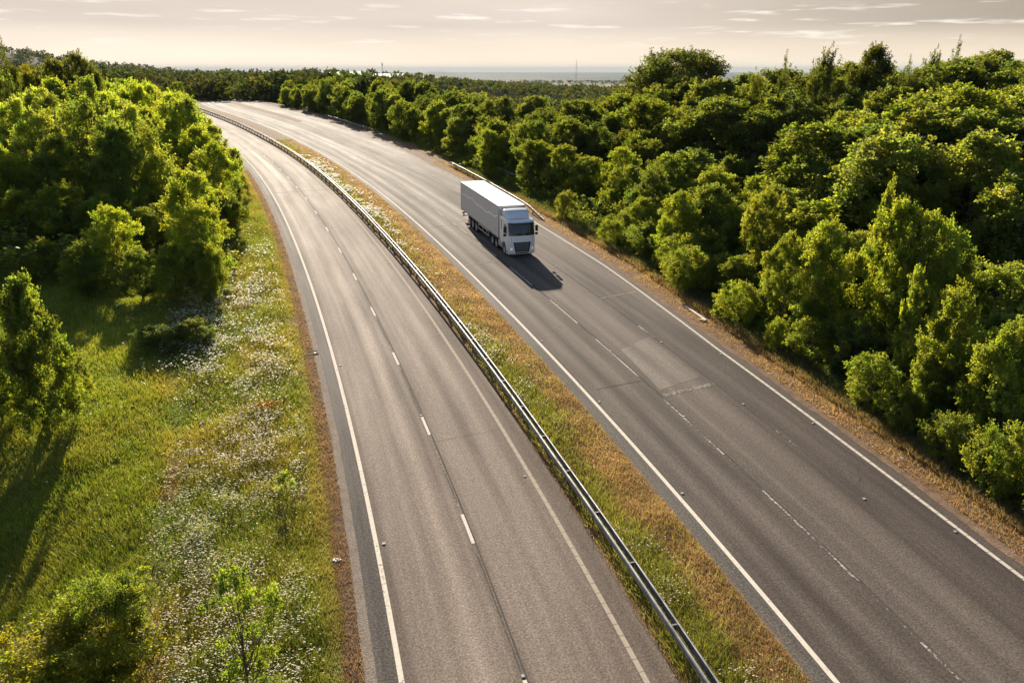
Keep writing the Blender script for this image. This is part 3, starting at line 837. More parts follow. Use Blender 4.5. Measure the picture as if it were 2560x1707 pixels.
def build_trees():
    L = lm
    L('cone0', 112, 612, 985, 205, (.85, .88, .85), 'dense cone shaped broadleaf tree alone in the grass at the left edge')
    L('bush0', 10, 830, 975, 120, YG, 'yellow green shrub cut by the left edge beside the cone shaped tree')
    L('fine0', 150, 1440, 1640, 430, OR, 'orange tinged shrub filling the bottom left corner', name='shrub')
    L('fine1', 262, 1312, 1530, 250, (1.0, 1.0, .9), 'round dark green shrub with pale top just above the orange shrub')
    L('sap0', 592, 1290, 1720, 190, (1.0, 1.08, .95), 'thin young tree with a bare dark stem at the bottom edge')
    L('sap1', 660, 1078, 1145, 50, (1.3, 1.35, 1.0), 'tiny bright sapling among the daisies below the fence of flowers')
    L('sap1', 330, 1295, 1352, 40, (1.3, 1.35, 1.0), 'tiny sapling between the dark shrub and the daisy meadow')
    L('bush0', 548, 388, 462, 62, MG, 'small round shrub nearest the bend of the pale carriageway')
    L('bush1', 532, 440, 545, 85, (.85, .85, .8), 'dark shrub at the right foot of the left wood')
    L('bush2', 495, 545, 690, 80, BR, 'narrow bright shrub at the lower right corner of the left wood')
    L('bush1', 365, 742, 800, 110, (.8, .85, .95), 'low bramble mound in the shadow below the left wood', name='shrub')
    L('bush2', 455, 725, 790, 90, GRY, 'pale greyish bramble at the shadow edge of the daisy meadow', name='shrub')
    L('bush0', 600, 1560, 1650, 140, (.85, .9, .85), 'leafy undergrowth shrub around the foot of the thin young tree', name='shrub')
    # front rank of the left wood
    for q in (('near3', 128, 408, 0, 150, BR, 'bright fork topped tree near the front of the left wood below the tall pale tree', None, 69),
              ('near0', 40, 430, 0, 130, YG, 'yellow green tree near the front of the left wood by the left edge', None, 69),
              ('near1', 232, 440, 0, 120, (1.1, 1.1, 1.0), 'slender tree near the front of the left wood over the deep shadow', None, 68),
              ('near2', 318, 470, 0, 120, (1.1, 1.1, .95), 'mid green tree near the left wood front above the bramble mound', None, 67),
              ('near4', 408, 432, 0, 130, YG, 'sunny tree near the front of the left wood above the pale bramble', None, 70),
              ('near0', 470, 545, 690, 80, BR, 'narrow sunny tree at the front right corner of the left wood'),
              ('near1', 505, 430, 0, 95, (1.1, 1.1, .9), 'green tree between the left wood front corner and the verge shrubs', None, 72),
              ('near3', 205, 545, 680, 120, (.95, 1.0, .95), 'low shaded tree at the left wood front behind the cone shaped tree'),
              ('near2', 330, 565, 690, 110, (.95, 1.0, .95), 'low shaded tree at the left wood front right behind the bramble mound'),
              ('near0', 410, 550, 695, 100, BR, 'low sunny tree at the front of the left wood behind the pale bramble'),
              ('near3', 115, 540, 640, 90, BR, 'low slender tree at the left wood front just above the cone tip'),
              ('near4', 15, 330, 0, 130, BR, 'sunlit tree cut by the left edge above the cone shaped tree', None, 78)):
        L(*q)
    # tall ones showing over the left wood
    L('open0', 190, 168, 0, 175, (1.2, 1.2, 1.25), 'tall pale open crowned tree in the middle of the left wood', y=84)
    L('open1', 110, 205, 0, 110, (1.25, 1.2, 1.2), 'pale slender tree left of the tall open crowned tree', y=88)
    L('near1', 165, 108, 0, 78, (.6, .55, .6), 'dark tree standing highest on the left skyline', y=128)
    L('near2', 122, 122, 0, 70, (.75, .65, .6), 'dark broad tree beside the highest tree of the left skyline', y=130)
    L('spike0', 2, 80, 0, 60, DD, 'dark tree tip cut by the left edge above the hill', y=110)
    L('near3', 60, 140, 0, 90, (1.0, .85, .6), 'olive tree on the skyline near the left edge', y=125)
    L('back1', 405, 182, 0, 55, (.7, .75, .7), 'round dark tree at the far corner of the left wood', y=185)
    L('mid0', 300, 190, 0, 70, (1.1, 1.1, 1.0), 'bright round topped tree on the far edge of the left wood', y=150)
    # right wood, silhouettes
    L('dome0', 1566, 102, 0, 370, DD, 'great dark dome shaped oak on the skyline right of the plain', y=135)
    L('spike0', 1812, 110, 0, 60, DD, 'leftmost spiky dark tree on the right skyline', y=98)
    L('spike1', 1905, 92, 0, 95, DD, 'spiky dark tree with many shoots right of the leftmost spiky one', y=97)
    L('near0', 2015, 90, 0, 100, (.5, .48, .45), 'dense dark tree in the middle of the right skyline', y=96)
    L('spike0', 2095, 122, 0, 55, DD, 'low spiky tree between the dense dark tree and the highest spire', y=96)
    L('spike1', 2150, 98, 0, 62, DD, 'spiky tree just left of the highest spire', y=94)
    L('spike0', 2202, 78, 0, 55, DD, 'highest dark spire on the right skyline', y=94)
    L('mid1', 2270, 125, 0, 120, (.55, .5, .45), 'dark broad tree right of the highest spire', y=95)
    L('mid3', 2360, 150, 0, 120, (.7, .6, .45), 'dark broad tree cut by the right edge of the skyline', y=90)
    L('spike1', 1745, 150, 0, 70, (.7, .65, .5), 'small spiky tree between the dome shaped oak and the spiky row', y=102)
    # right wood, bright near ones
    L('shoot0', 2050, 392, 0, 60, YG, 'narrow bright tree whose tip stands out against the dark right wood', y=47)
    L('near0', 2085, 440, 0, 175, YG, 'bright yellow green tree under the narrow tip in the right wood', y=45)
    L('near1', 2155, 468, 0, 120, BR, 'bright leafy tree right of the tree with the narrow tip', y=43)
    L('near2', 1905, 488, 0, 130, BR, 'bright tree with ragged shoots in the centre of the right wood', y=46)
    L('near4', 1820, 520, 0, 120, (1.15, 1.1, .9), 'medium green tree left of the ragged bright tree', y=47)
    L('near3', 1765, 412, 0, 115, (1.25, 1.15, 1.0), 'fan shaped tree standing before the dark gap of the right wood', y=58)
    L('shoot1', 1700, 585, 0, 80, BR, 'short bright tree behind the verge shrubs near the right wood gap', y=45)
    L('near0', 1480, 448, 0, 95, BR, 'bright pointed tree behind the truck side of the right verge', y=63)
    L('near4', 1562, 430, 0, 110, YG, 'yellow green tree right of the bright pointed one', y=64)
    L('near2', 1352, 352, 0, 120, (1.2, 1.15, .95), 'sunlit bushy tree above the truck roof', y=92)
    L('near1', 1425, 330, 0, 110, YG, 'yellow topped tree right of the bushy tree above the truck', y=88)
    L('shoot0', 1890, 632, 0, 85, BR, 'tall narrow sunlit tree beside the right verge', y=35)
    L('shoot1', 2118, 600, 0, 62, BR, 'slender sunlit tree between two dark hollows', y=35)
    L('near3', 2215, 632, 0, 150, BR, 'broad sunlit tree with pointed shoots near the right edge', y=31.5)
    L('shoot0', 2170, 655, 0, 60, YG, 'pointed shoot left of the broad sunlit tree near the right edge', y=32)
    L('near0', 2190, 800, 0, 120, MG, 'leafy tree in front of the broad sunlit tree', y=28)
    L('near2', 2290, 735, 0, 130, (1.1, 1.1, 1.0), 'leafy tree lower down by the right edge', y=28)
    L('near4', 2350, 710, 0, 110, BR, 'bright tree cut by the right edge above the verge', y=30)
    L('bush1', 1750, 725, 800, 60, BR, 'small yellow green shrub alone on the right verge')
    L('bush0', 1500, 560, 665, 110, (1.2, 1.15, .9), 'broad shrub beside the verge right of the truck')
    L('bush2', 1570, 555, 650, 90, MG, 'green shrub right of the broad verge shrub')
    L('bush1', 1390, 500, 560, 60, (1.2, 1.15, .9), 'low shrub where the roadside guardrail ends')
    L('bush2', 1300, 430, 505, 60, (1.1, 1.0, 1.1), 'greyish shrub behind the end of the roadside guardrail')
    L('bush0', 1655, 640, 740, 110, YG, 'bright spreading shrub at the verge left of the lone small shrub')
    L('bush1', 1860, 800, 935, 120, (1.15, 1.15, 1.0), 'dense shrub under the tall narrow sunlit tree')
    L('bush2', 2080, 935, 1050, 110, MG, 'shrub at the verge right of the dense one')
    L('bush0', 2230, 960, 1130, 150, (1.1, 1.1, .9), 'large shrub at the verge near the right edge')
    L('bush1', 2330, 1030, 1210, 130, (.9, .95, .9), 'dark shrub at the verge cut by the right edge')
    L('bush2', 1970, 880, 985, 95, (.95, .95, .85), 'shrub between the dense shrub and the verge shrub right of it')
    L('bush0', 2150, 1020, 1075, 60, (1.2, 1.15, .9), 'low shrub reaching onto the dry verge near the right edge')

    placed = [(t[3], t[4], t[5]) for t in TREES]
    def ok(x, y, d):
        return all((x - a) ** 2 + (y - b) ** 2 > d * d for a, b, _ in placed)
    rs = np.random.default_rng(21)
    def fill(n, ysamp, dfun, row, keys, hf, wf, colf, dmin, side):
        c = 0; tries = 0
        while c < n and tries < n * 60:
            tries += 1
            y = ysamp(rs); dd = dfun(rs, y)
            x = float(XL(y)) - dd if side < 0 else float(XR(y)) + dd
            if abs(x) > .70 * y + 4: continue
            h = hf(rs, y, dd)
            if not ok(x, y, dmin): continue
            rw = row(x, y, dd) if callable(row) else row
            if rw is None: continue
            col, look = colf(rs, y, dd)
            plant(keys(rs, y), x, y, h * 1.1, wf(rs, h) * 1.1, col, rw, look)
            placed.append((x, y, h)); c += 1
        return c
    pals = [((1.25, 1.2, .88), 'yellow green'), ((1.15, 1.12, .95), 'bright green'), ((1.0, 1.0, 1.0), 'mid green'), ((.8, .85, .9), 'deep green'), ((1.2, 1.15, 1.35), 'pale green')]
    def pal(w, br=1.0):
        def f(rs, y, dd):
            c, l = pals[rs.choice(5, p=w)]
            if y > 84 and dd > 10 and br == 1.0: c = (c[0] * .72, c[1] * .72, c[2] * .72)  # skyline and rear ranks: backlit silhouette darkness put into the leaf tint
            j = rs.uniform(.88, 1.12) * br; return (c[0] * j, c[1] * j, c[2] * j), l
        return f
    # left wood
    def lrow(x, y, dd):
        # the open grass in front of the wood: its edge runs from the left to the verge
        e = np.interp(x, [-60, -45, -38, -30, -22, -18], [50, 52, 55, 56, 57, 62])
        if y < e: return None
        return 'lf' if y < e + 9 else ('ls' if y < e + 22 else ('lm' if y < 112 else ('lb' if y < 150 else 'lr')))
    near_k = lambda rs, y: 'near%d' % rs.integers(5) if y < 95 else 'mid%d' % rs.integers(6) if y < 135 else 'back%d' % rs.integers(4)
    nl = fill(124, lambda rs: 50 + 150 * rs.random() ** 1.35, lambda rs, y: 3.0 + rs.random() * 75, lrow, near_k,
         lambda rs, y, dd: (min(np.interp(y, [53, 60, 68, 82, 110, 150, 200], [5.2, 6.2, 8.3, 10.4, 11.0, 10.5, 9]), 3.2 + .75 * dd)) * rs.uniform(.85, 1.12), lambda rs, h: h * rs.uniform(.46, .62) + .6, pal([.32, .27, .16, .05, .20], 1.38), 3.5, -1)
    # right side: row of dark trees along the slip road, 3 deep
    def hrr(rs, y, dd): return np.interp(y, [75, 100, 130, 170, 210, 300], [6.5, 8.2, 9.5, 9.8, 9.5, 9.0]) * rs.uniform(.85, 1.12) * np.interp(dd, [3, 6, 11], [.66, .85, 1.0])
    nr = fill(76, lambda rs: 76 + 190 * rs.random() ** 1.1, lambda rs, y: 3.6 + 19 * rs.random() ** 1.2,
         lambda x, y, dd: 'ra' if dd < 7 else ('rb' if y < 140 else 'rc'), lambda rs, y: ('mid%d' % rs.integers(6)) if y < 150 else 'back%d' % rs.integers(4),
         hrr, lambda rs, h: h * rs.uniform(.66, .85) + .5, pal([.10, .2, .35, .3, .05]), 4.2, 1)
    # right verge shrubs
    nb = fill(44, lambda rs: 21 + 54 * rs.random() ** 1.1, lambda rs, y: 2.5 + 3.6 * rs.random(), 'rv', lambda rs, y: 'bush%d' % rs.integers(3),
         lambda rs, y, dd: rs.uniform(1.5, 3.4) * (.75 + .09 * dd), lambda rs, h: h * rs.uniform(.85, 1.15), pal([.28, .27, .25, .12, .08]), 2.0, 1)
    # right second line: sunlit young trees
    nb2 = fill(34, lambda rs: 24 + 52 * rs.random(), lambda rs, y: 6.2 + 8 * rs.random(), 'r2', lambda rs, y: ['near0', 'near1', 'near2', 'near3', 'near4', 'shoot1'][rs.integers(6)],
         lambda rs, y, dd: np.interp(y, [24, 40, 75], [5.2, 6.2, 6.8]) * rs.uniform(.75, 1.12), lambda rs, h: h * rs.uniform(.6, .8) + .6, pal([.25, .32, .28, .1, .05], 1.1), 2.9, 1)
    # right main wood
    nw = fill(70, lambda rs: 48 + 75 * rs.random(), lambda rs, y: np.interp(y, [48, 60, 80, 100], [27, 22, 13, 12]) + 66 * rs.random(),
         lambda x, y, dd: 'w1' if y < 66 else ('w2' if y < 84 else 'w3'), lambda rs, y: 'mid%d' % rs.integers(6),
         lambda rs, y, dd: min(np.interp(dd, [10, 20, 35, 60, 90], [8.2, 10, 10.6, 10.4, 10]), np.interp(y, [48, 60, 80, 110], [8.5, 9.8, 11.5, 12]) ) * rs.uniform(.85, 1.1) + (.8 if y > 84 else 0), lambda rs, h: h * rs.uniform(.75, 1.0) + .8, pal([.10, .27, .36, .22, .05]), 4.6, 1)
    print('trees', len(TREES), nl, nr, nb, nb2, nw)
    # tell the rest apart row by row, counting along the photograph
    ROWS = {'lf': ('in the front rank of the left wood', 'trees of the left wood'), 'ls': ('in the second rank of the left wood', 'trees of the left wood'),
            'lm': ('in the middle of the left wood', 'trees of the left wood'), 'lb': ('at the back of the left wood', 'trees of the left wood'), 'lr': ('at the far bend of the left wood', 'trees of the left wood'),
            'ra': ('lining the edge of the far slip road', 'trees along the slip road'), 'rb': ('behind the roadside trees above the truck', 'trees along the slip road'), 'rc': ('behind the roadside trees at the far bend', 'trees along the slip road'),
            'rv': ('on the right verge of the dark carriageway', 'shrubs on the right verge'), 'r2': ('just behind the right verge shrubs', 'young trees behind the right verge'),
            'w1': ('in the near rank of the right wood', 'trees of the right wood'), 'w2': ('in the middle rank of the right wood', 'trees of the right wood'), 'w3': ('in the skyline rank of the right wood', 'trees of the right wood')}
    for rk, (place, grp) in ROWS.items():
        ts = [t for t in TREES if t[1] == rk]
        ts.sort(key=lambda t: pix(t[3], t[4], gz(t[3], t[4]) + t[5] * .7)[0])
        cnt = {}
        for t in ts:
            k = t[2] + (' shrub' if t[0].name.startswith('shrub') else ' tree')
            cnt[k] = cnt.get(k, 0) + 1
            t[0]['label'] = ('%s %s, %s from the left' % (k, place, ORD(cnt[k])))
            t[0]['group'] = grp

ONES = ['', 'first', 'second', 'third', 'fourth', 'fifth', 'sixth', 'seventh', 'eighth', 'ninth', 'tenth', 'eleventh', 'twelfth', 'thirteenth', 'fourteenth', 'fifteenth', 'sixteenth', 'seventeenth', 'eighteenth', 'nineteenth']
def ORD(n):
    if n < 20: return ONES[n]
    t = {2: ('twentieth', 'twenty'), 3: ('thirtieth', 'thirty'), 4: ('fortieth', 'forty'), 5: ('fiftieth', 'fifty')}[n // 10]
    return t[0] if n % 10 == 0 else t[1] + '-' + ONES[n % 10]

HOUSES = []
def build_undergrowth():
    rs = np.random.default_rng(77)
    tm = []
    for i in range(6):
        V, F, C, c = crown_arrays(np.random.default_rng(400 + i), 1.0, .62, .0, 16, 210, .105, DOME, zst=1.1, up=.5, rcl=(.25, .5))
        tm.append((V, C))
    for nm, side, n, lab in (('undergrowth', -1, 900, 'tangled undergrowth between the trunks of the left wood'), ('undergrowth', 1, 2300, 'tangled undergrowth filling the gaps between the trees and shrubs right of the road')):
        VV = []; CC = []
        y = (54 + 120 * rs.random(n) ** 1.3) if side < 0 else (20 + 200 * rs.random(n) ** 1.25)
        if side < 0: x = XL(y) - 3.5 - 60 * rs.random(n); dd = XL(y) - x
        else: x = XR(y) + 2.6 + np.where(rs.random(n) < .55, 9 * rs.random(n), 9 + 60 * rs.random(n)); dd = x - XR(y)
        z = terrain(x, y); hx, hy = hit(2310 * 1.08844, 640 * 1.08844)
        for i in range(n):
            if abs(x[i]) > .74 * y[i] + 4: continue
            if side < 0 and y[i] < np.interp(x[i], [-60, -45, -38, -30, -22, -18], [53, 55, 58, 60, 60, 64]): continue
            if side > 0 and math.hypot(x[i] - hx, y[i] - hy) < 6: continue
            h = rs.uniform(.8, 2.4) * (1.0 if dd[i] > 4 else .62) * (1.35 if dd[i] > 10 else 1); w = h * rs.uniform(1.0, 1.7)
            V, C = tm[rs.integers(6)]; th = rs.random() * 6.28; c_, s_ = math.cos(th), math.sin(th)
            q = np.empty_like(V); q[:, 0] = (V[:, 0] * c_ - V[:, 1] * s_) * w + x[i]; q[:, 1] = (V[:, 0] * s_ + V[:, 1] * c_) * w + y[i]; q[:, 2] = V[:, 2] * h + z[i] - .1
            k = rs.uniform(.7, 1.3); VV.append(q); CC.append(C * np.array([k * rs.uniform(.85, 1.25), k, k]))
        V = np.concatenate(VV); F = np.arange(len(V)).reshape(-1, 4)
        o = link(nm, fast_mesh(nm, V, F, [M_LEAF], col=np.concatenate(CC))); tag(o, lab, kind='stuff')
def build_far_woods():
    rs = np.random.default_rng(5)
    tmpl = []
    for i in range(5):
        V, F, C, c = crown_arrays(np.random.default_rng(300 + i), 1.0, .5, .02, 26, 230, .13, DOME if i % 2 else OVAL, zst=1.0, up=.1, rcl=(.2, .36), tlr=(.7, 1.0))
        tmpl.append((V, C))
    small = []
    for i in range(5):
        V, F, C, c = crown_arrays(np.random.default_rng(320 + i), 1.0, .5, .02, 14, 70, .26, DOME if i % 2 else OVAL, zst=.9, up=.0, rcl=(.2, .34), tlr=(.6, .9))
        small.append((V, C))
    VV = []; CC = []
    def put(n, r0, r1, sp, hs, tm, ok=None, lo=-.66, hi=.72):
        a = rs.uniform(lo, hi, n); r = np.sqrt(rs.uniform(r0 * r0, r1 * r1, n))
        x = r * np.sin(a); y = r * np.cos(a); z = terrain(x, y)
        u = 1280 + FPX * 1.06 * x / np.maximum(y, 1)
        h = rs.uniform(hs[0], hs[1], n); w = h * rs.uniform(.8, 1.35, n)
        for i in range(n):
            if ok is not None and not ok(x[i], y[i], r[i], u[i]): continue
            V, C = tm[rs.integers(5)]
            th = rs.random() * 6.28; c_, s_ = math.cos(th), math.sin(th)
            q = np.empty_like(V); q[:, 0] = (V[:, 0] * c_ - V[:, 1] * s_) * w[i] + x[i]; q[:, 1] = (V[:, 0] * s_ + V[:, 1] * c_) * w[i] + y[i]; q[:, 2] = V[:, 2] * h[i] + z[i] - .3
            k = rs.uniform(.55, 1.3); warm = rs.uniform(.9, 1.3)
            VV.append(q); CC.append(C * np.array([k * warm, k, k * rs.uniform(.8, 1.2)]))
    def clear(x, y, r, u):
        for hx, hy, hw in HOUSES:
            hr = math.hypot(hx, hy)
            dlt = r - hr
            lat = abs(x * hy / hr - y * hx / hr)
            if lat < hw * .5 + 4 and -45 < dlt < hw: return False
        return True
    def inroad(x, y, r, u):
        if y < 300:
            if -14 < x - float(refx(y)) < 44: return False
            if r < 215 and x > 0: return False
            if x < float(refx(y)) and y < 212: return False
        return clear(x, y, r, u)
    put(2100, 200, 420, 0, (8, 12.5), tmpl, inroad)
    put(2600, 420, 760, 0, (7, 12), tmpl, clear)
    put(3600, 760, 1250, 0, (8, 14), small, clear)
    put(4200, 1250, 2600, 0, (10, 17), small, lambda x, y, r, u: (u < 1150 or vn(x, y, 60, 77) > .45) and not (1380 < u < 1640 and r > 1900))
    put(2600, 2600, 5600, 0, (9, 15), small, lambda x, y, r, u: vn(x, y, 420, 20) < .68 and u > 900 and not (r < 4200 and 1380 < u < 1640 and rs.random() < .93))
    V = np.concatenate(VV); C = np.concatenate(CC); F = np.arange(len(V)).reshape(-1, 4)
    print('far wood quads', len(F))
    o = link('distant_woodland', fast_mesh('distant_woodland', V, F, [M_FAR], col=C))
    tag(o, 'distant woodland covering the ridge and the hills beyond the road', kind='stuff')

def build_houses():
    mw = [mat('brick_wall', (.24, .13, .09), .9), mat('render_wall', (.55, .50, .44), .9), mat('tan_wall', (.34, .26, .19), .9)]
    mr = [mat('clay_roof', (.22, .085, .05), .85), mat('slate_roof', (.10, .10, .11), .6)]
    mg = mat('window_glass', (.05, .06, .07), .15)
    def house(u, r, w, dpt, h, wi, ri, label, yaw=.0, base=0.0):
        ta = (u - 1280) / (FPX * 1.06); a = math.atan(ta)
        x, y = r * math.sin(a), r * math.cos(a)
        e = empty('house', (x, y, gz(x, y) - .5), -a + yaw)
        tag(e, label, 'house', 'houses among the distant trees')
        b = MB(); b.box(-w / 2, w / 2, -dpt / 2, dpt / 2, 0, h + .5); b.add([(-w / 2 + .01, -dpt / 2, h + .5), (-w / 2 + .01, dpt / 2, h + .5), (-w / 2 + .01, 0, h + 3.2), (w / 2 - .01, -dpt / 2, h + .5), (w / 2 - .01, dpt / 2, h + .5), (w / 2 - .01, 0, h + 3.2)], [(0, 1, 2), (3, 5, 4)])
        b.build('wall', mw[wi], e)
        q = MB(); o_ = .5
        for sg in (-1, 1):
            q.add([(-w / 2 - o_, sg * (dpt / 2 + o_), h + .25), (w / 2 + o_, sg * (dpt / 2 + o_), h + .25), (w / 2 + o_, 0, h + 3.4), (-w / 2 - o_, 0, h + 3.4),
                   (-w / 2 - o_, sg * (dpt / 2 + o_), h + .05), (w / 2 + o_, sg * (dpt / 2 + o_), h + .05), (w / 2 + o_, 0, h + 3.2), (-w / 2 - o_, 0, h + 3.2)],
                  [(0, 1, 2, 3), (4, 5, 6, 7), (0, 1, 5, 4), (0, 3, 7, 4), (1, 2, 6, 5)])
        rf = q.build('roof', mr[ri], e)
        c = MB(); c.box(w * .28, w * .28 + .9, -.45, .45, h + 2.2, h + 4.6, ch=.05); c.build('chimney', mw[0], rf)
        for fx in (-.3, .3):
            for zz in ((1.3, 2.6), (h - 1.9, h - .6)) if h > 4.5 else ((1.3, 2.6),):
                m_ = MB(); m_.box(w * fx - .8, w * fx + .8, -dpt / 2 - .06, -dpt / 2 + .02, zz[0] + .5, zz[1] + .5); m_.build('window', mg, e)
        HOUSES.append((x, y, w))
    k = 1.08844
    spec = [(1110, 820, 14, 8, 5.5, 1, 0, 'red roofed pale house nearest the small hill on the horizon'), (1170, 760, 16, 9, 5.5, 0, 0, 'brick house left of the white gabled house below the plain'),
            (1192, 745, 13, 8, 5, 1, 0, 'white gabled house in the middle of the far houses'), (1214, 780, 16, 9, 5, 0, 0, 'long brick house right of the white gabled house'),
            (1235, 735, 13, 8, 5, 2, 0, 'tan house halfway along the far houses'), (1258, 760, 18, 9, 5.5, 0, 1, 'dark roofed brick house among the far trees'),
            (1282, 720, 13, 8, 5, 2, 0, 'tan walled house right of the dark roofed brick one'), (1305, 740, 16, 9, 5, 0, 0, 'red roofed brick house close to the pale fields'),
            (1340, 700, 15, 9, 5, 0, 1, 'dark roofed house half hidden left of the right wood'), (1308, 430, 16, 9, 5.5, 2, 1, 'nearest dark roofed house between the trees left of the oak'),
            (1345, 440, 14, 8, 5, 0, 0, 'nearest red roofed house beside the right wood'), (1145, 790, 12, 8, 5, 2, 0, 'small tan house at the left end of the far houses')]
    for q in spec: house(q[0] * k, *q[1:], yaw=random.uniform(-.3, .3))
    # dark glinting houses behind the left wood on the ridge
    house(535, 640, 22, 10, 6, 2, 1, 'dark roofed house on the ridge at the far left, left one', .1)
    house(572, 650, 20, 10, 6, 2, 1, 'dark roofed house on the ridge at the far left, right one', -.1)
    # white sheds on the ridge
    mwh = mat('white_cladding', (.42, .41, .39), .8); mgr = mat('grey_panel', (.28, .28, .28), .7)
    def shed(u, r, w, dpt, h, label):
        a = math.atan((u - 1280) / (FPX * 1.06)); x, y = r * math.sin(a), r * math.cos(a)
        e = empty('warehouse', (x, y, gz(x, y) - .5 + .4), -a)
        tag(e, label, 'warehouse', 'white warehouses on the ridge')
        b = MB(); b.box(-w / 2, w / 2, -dpt / 2, dpt / 2, -4, h, ch=.1); b.build('wall', mgr, e)
        b = MB(); b.add([(-w / 2 - .5, -dpt / 2 - .5, h + .1), (w / 2 + .5, -dpt / 2 - .5, h + .1), (w / 2 + .5, dpt / 2 + .5, h + 4), (-w / 2 - .5, dpt / 2 + .5, h + 4),
                         (-w / 2 - .5, -dpt / 2 - .5, h - .8), (w / 2 + .5, -dpt / 2 - .5, h - .8), (w / 2 + .5, dpt / 2 + .5, h - .8), (-w / 2 - .5, dpt / 2 + .5, h - .8)],
                        [(0, 1, 2, 3), (4, 5, 6, 7), (0, 1, 5, 4), (1, 2, 6, 5), (2, 3, 7, 6), (3, 0, 4, 7)])
        b.build('roof', mwh, e)
        for i in range(5):
            b = MB(); x0 = -w / 2 + w * (.06 + .19 * i); b.box(x0, x0 + w * .1, -dpt / 2 - .08, -dpt / 2 + .05, 1, 4); b.build('window', mg, e)
        HOUSES.append((x, y, w))
    shed(778 * k, 900, 30, 20, 8, 'long white roofed warehouse on the ridge, left one of two')
    shed(880 * k / 1.08844 * 1.0, 935, 22, 18, 8, 'small white roofed building between the two long ones on the ridge')
    shed(970, 925, 34, 20, 7, 'long white roofed warehouse on the ridge, right one of two')
    # masts
    ms = mat('mast_steel', (.16, .15, .15), .6, .4)
    def mast(u, r, h, w, label, nm, guy=False):
        a = math.atan((u - 1280) / (FPX * 1.06)); x, y = r * math.sin(a), r * math.cos(a)
        e = empty(nm, (x, y, gz(x, y)), -a); tag(e, label, 'mast')
        b = MB()
        for sx, sy in ((-1, -1), (1, -1), (1, 1), (-1, 1)): b.tube([(sx * w / 2, sy * w / 2, 0), (sx * w / 5, sy * w / 5, h)], [w * .07, w * .04], 5)
        n = 10
        for i in range(n):
            z0, z1 = h * i / n, h * (i + 1) / n; f0, f1 = .5 - .3 * i / n, .5 - .3 * (i + 1) / n
            for sg in (-1, 1):
                b.tube([(-w * f0, sg * w * f0, z0), (w * f1, sg * w * f1, z1)], w * .03, 4); b.tube([(w * f0, sg * w * f0, z0), (-w * f1, sg * w * f1, z1)], w * .03, 4)
        b.build('lattice', ms, e)
        b = MB(); b.tube([(0, 0, h), (0, 0, h * 1.12)], w * .05, 6); b.build('antenna', ms, e)
        if not guy:
            for i in range(3):
                b = MB(); an = i * 2.1; b.box(math.cos(an) * w * .35 - .25, math.cos(an) * w * .35 + .25, math.sin(an) * w * .35 - .2, math.sin(an) * w * .35 + .2, h * .86, h * .86 + 2.4, ch=.05); b.build('antenna_panel', ms, e)
    mast(956, 930, 22, 1.8, 'small lattice mast with antenna panels standing on the ridge', 'phone_mast')
    mast(1441, 9000, 190, 16, 'very tall thin transmitter mast far off on the plain', 'transmitter_mast', True)

# ------------------------------------------------------------------ guardrails
def wprofile(face, s=1.0):
    """W beam section in (offset, height); face = +1 or -1 side the corrugation faces"""
    pts = [(0, .155), (.035, .15), (.08, .115), (.08, .07), (.02, .035), (.0, 0), (.02, -.035), (.08, -.07), (.08, -.115), (.035, -.15), (0, -.155)]
    return [(face * a * s, b * s) for a, b in pts]

def sweep(name, prof, dfun, zc, t0, t1, m, parent, step=1.0, thick=.006, dz=None):
    ts = np.arange(t0, t1 + .01, step); n = len(prof)
    inner = [(a * 1.0, b) for a, b in prof]
    # closed section: the beam sheet with a real thickness
    sec = inner + [(a - math.copysign(thick, prof[2][0]), b) for a, b in reversed(inner)]
    K = len(sec)
    V = []
    for t in ts:
        base = float(dfun(t))
        for a, b in sec:
            x, y = P(base + a, t); V.append((float(x), float(y), float(zr(y)) + zc + b + (dz(t) if dz else 0)))
    V = np.array(V); i = np.arange(len(ts) * K).reshape(len(ts), K)
    j = np.roll(i, -1, axis=1)
    F = np.stack([i[:-1], j[:-1], j[1:], i[1:]], -1).reshape(-1, 4)
    return link(name, fast_mesh(name, V, F, [m]), parent)

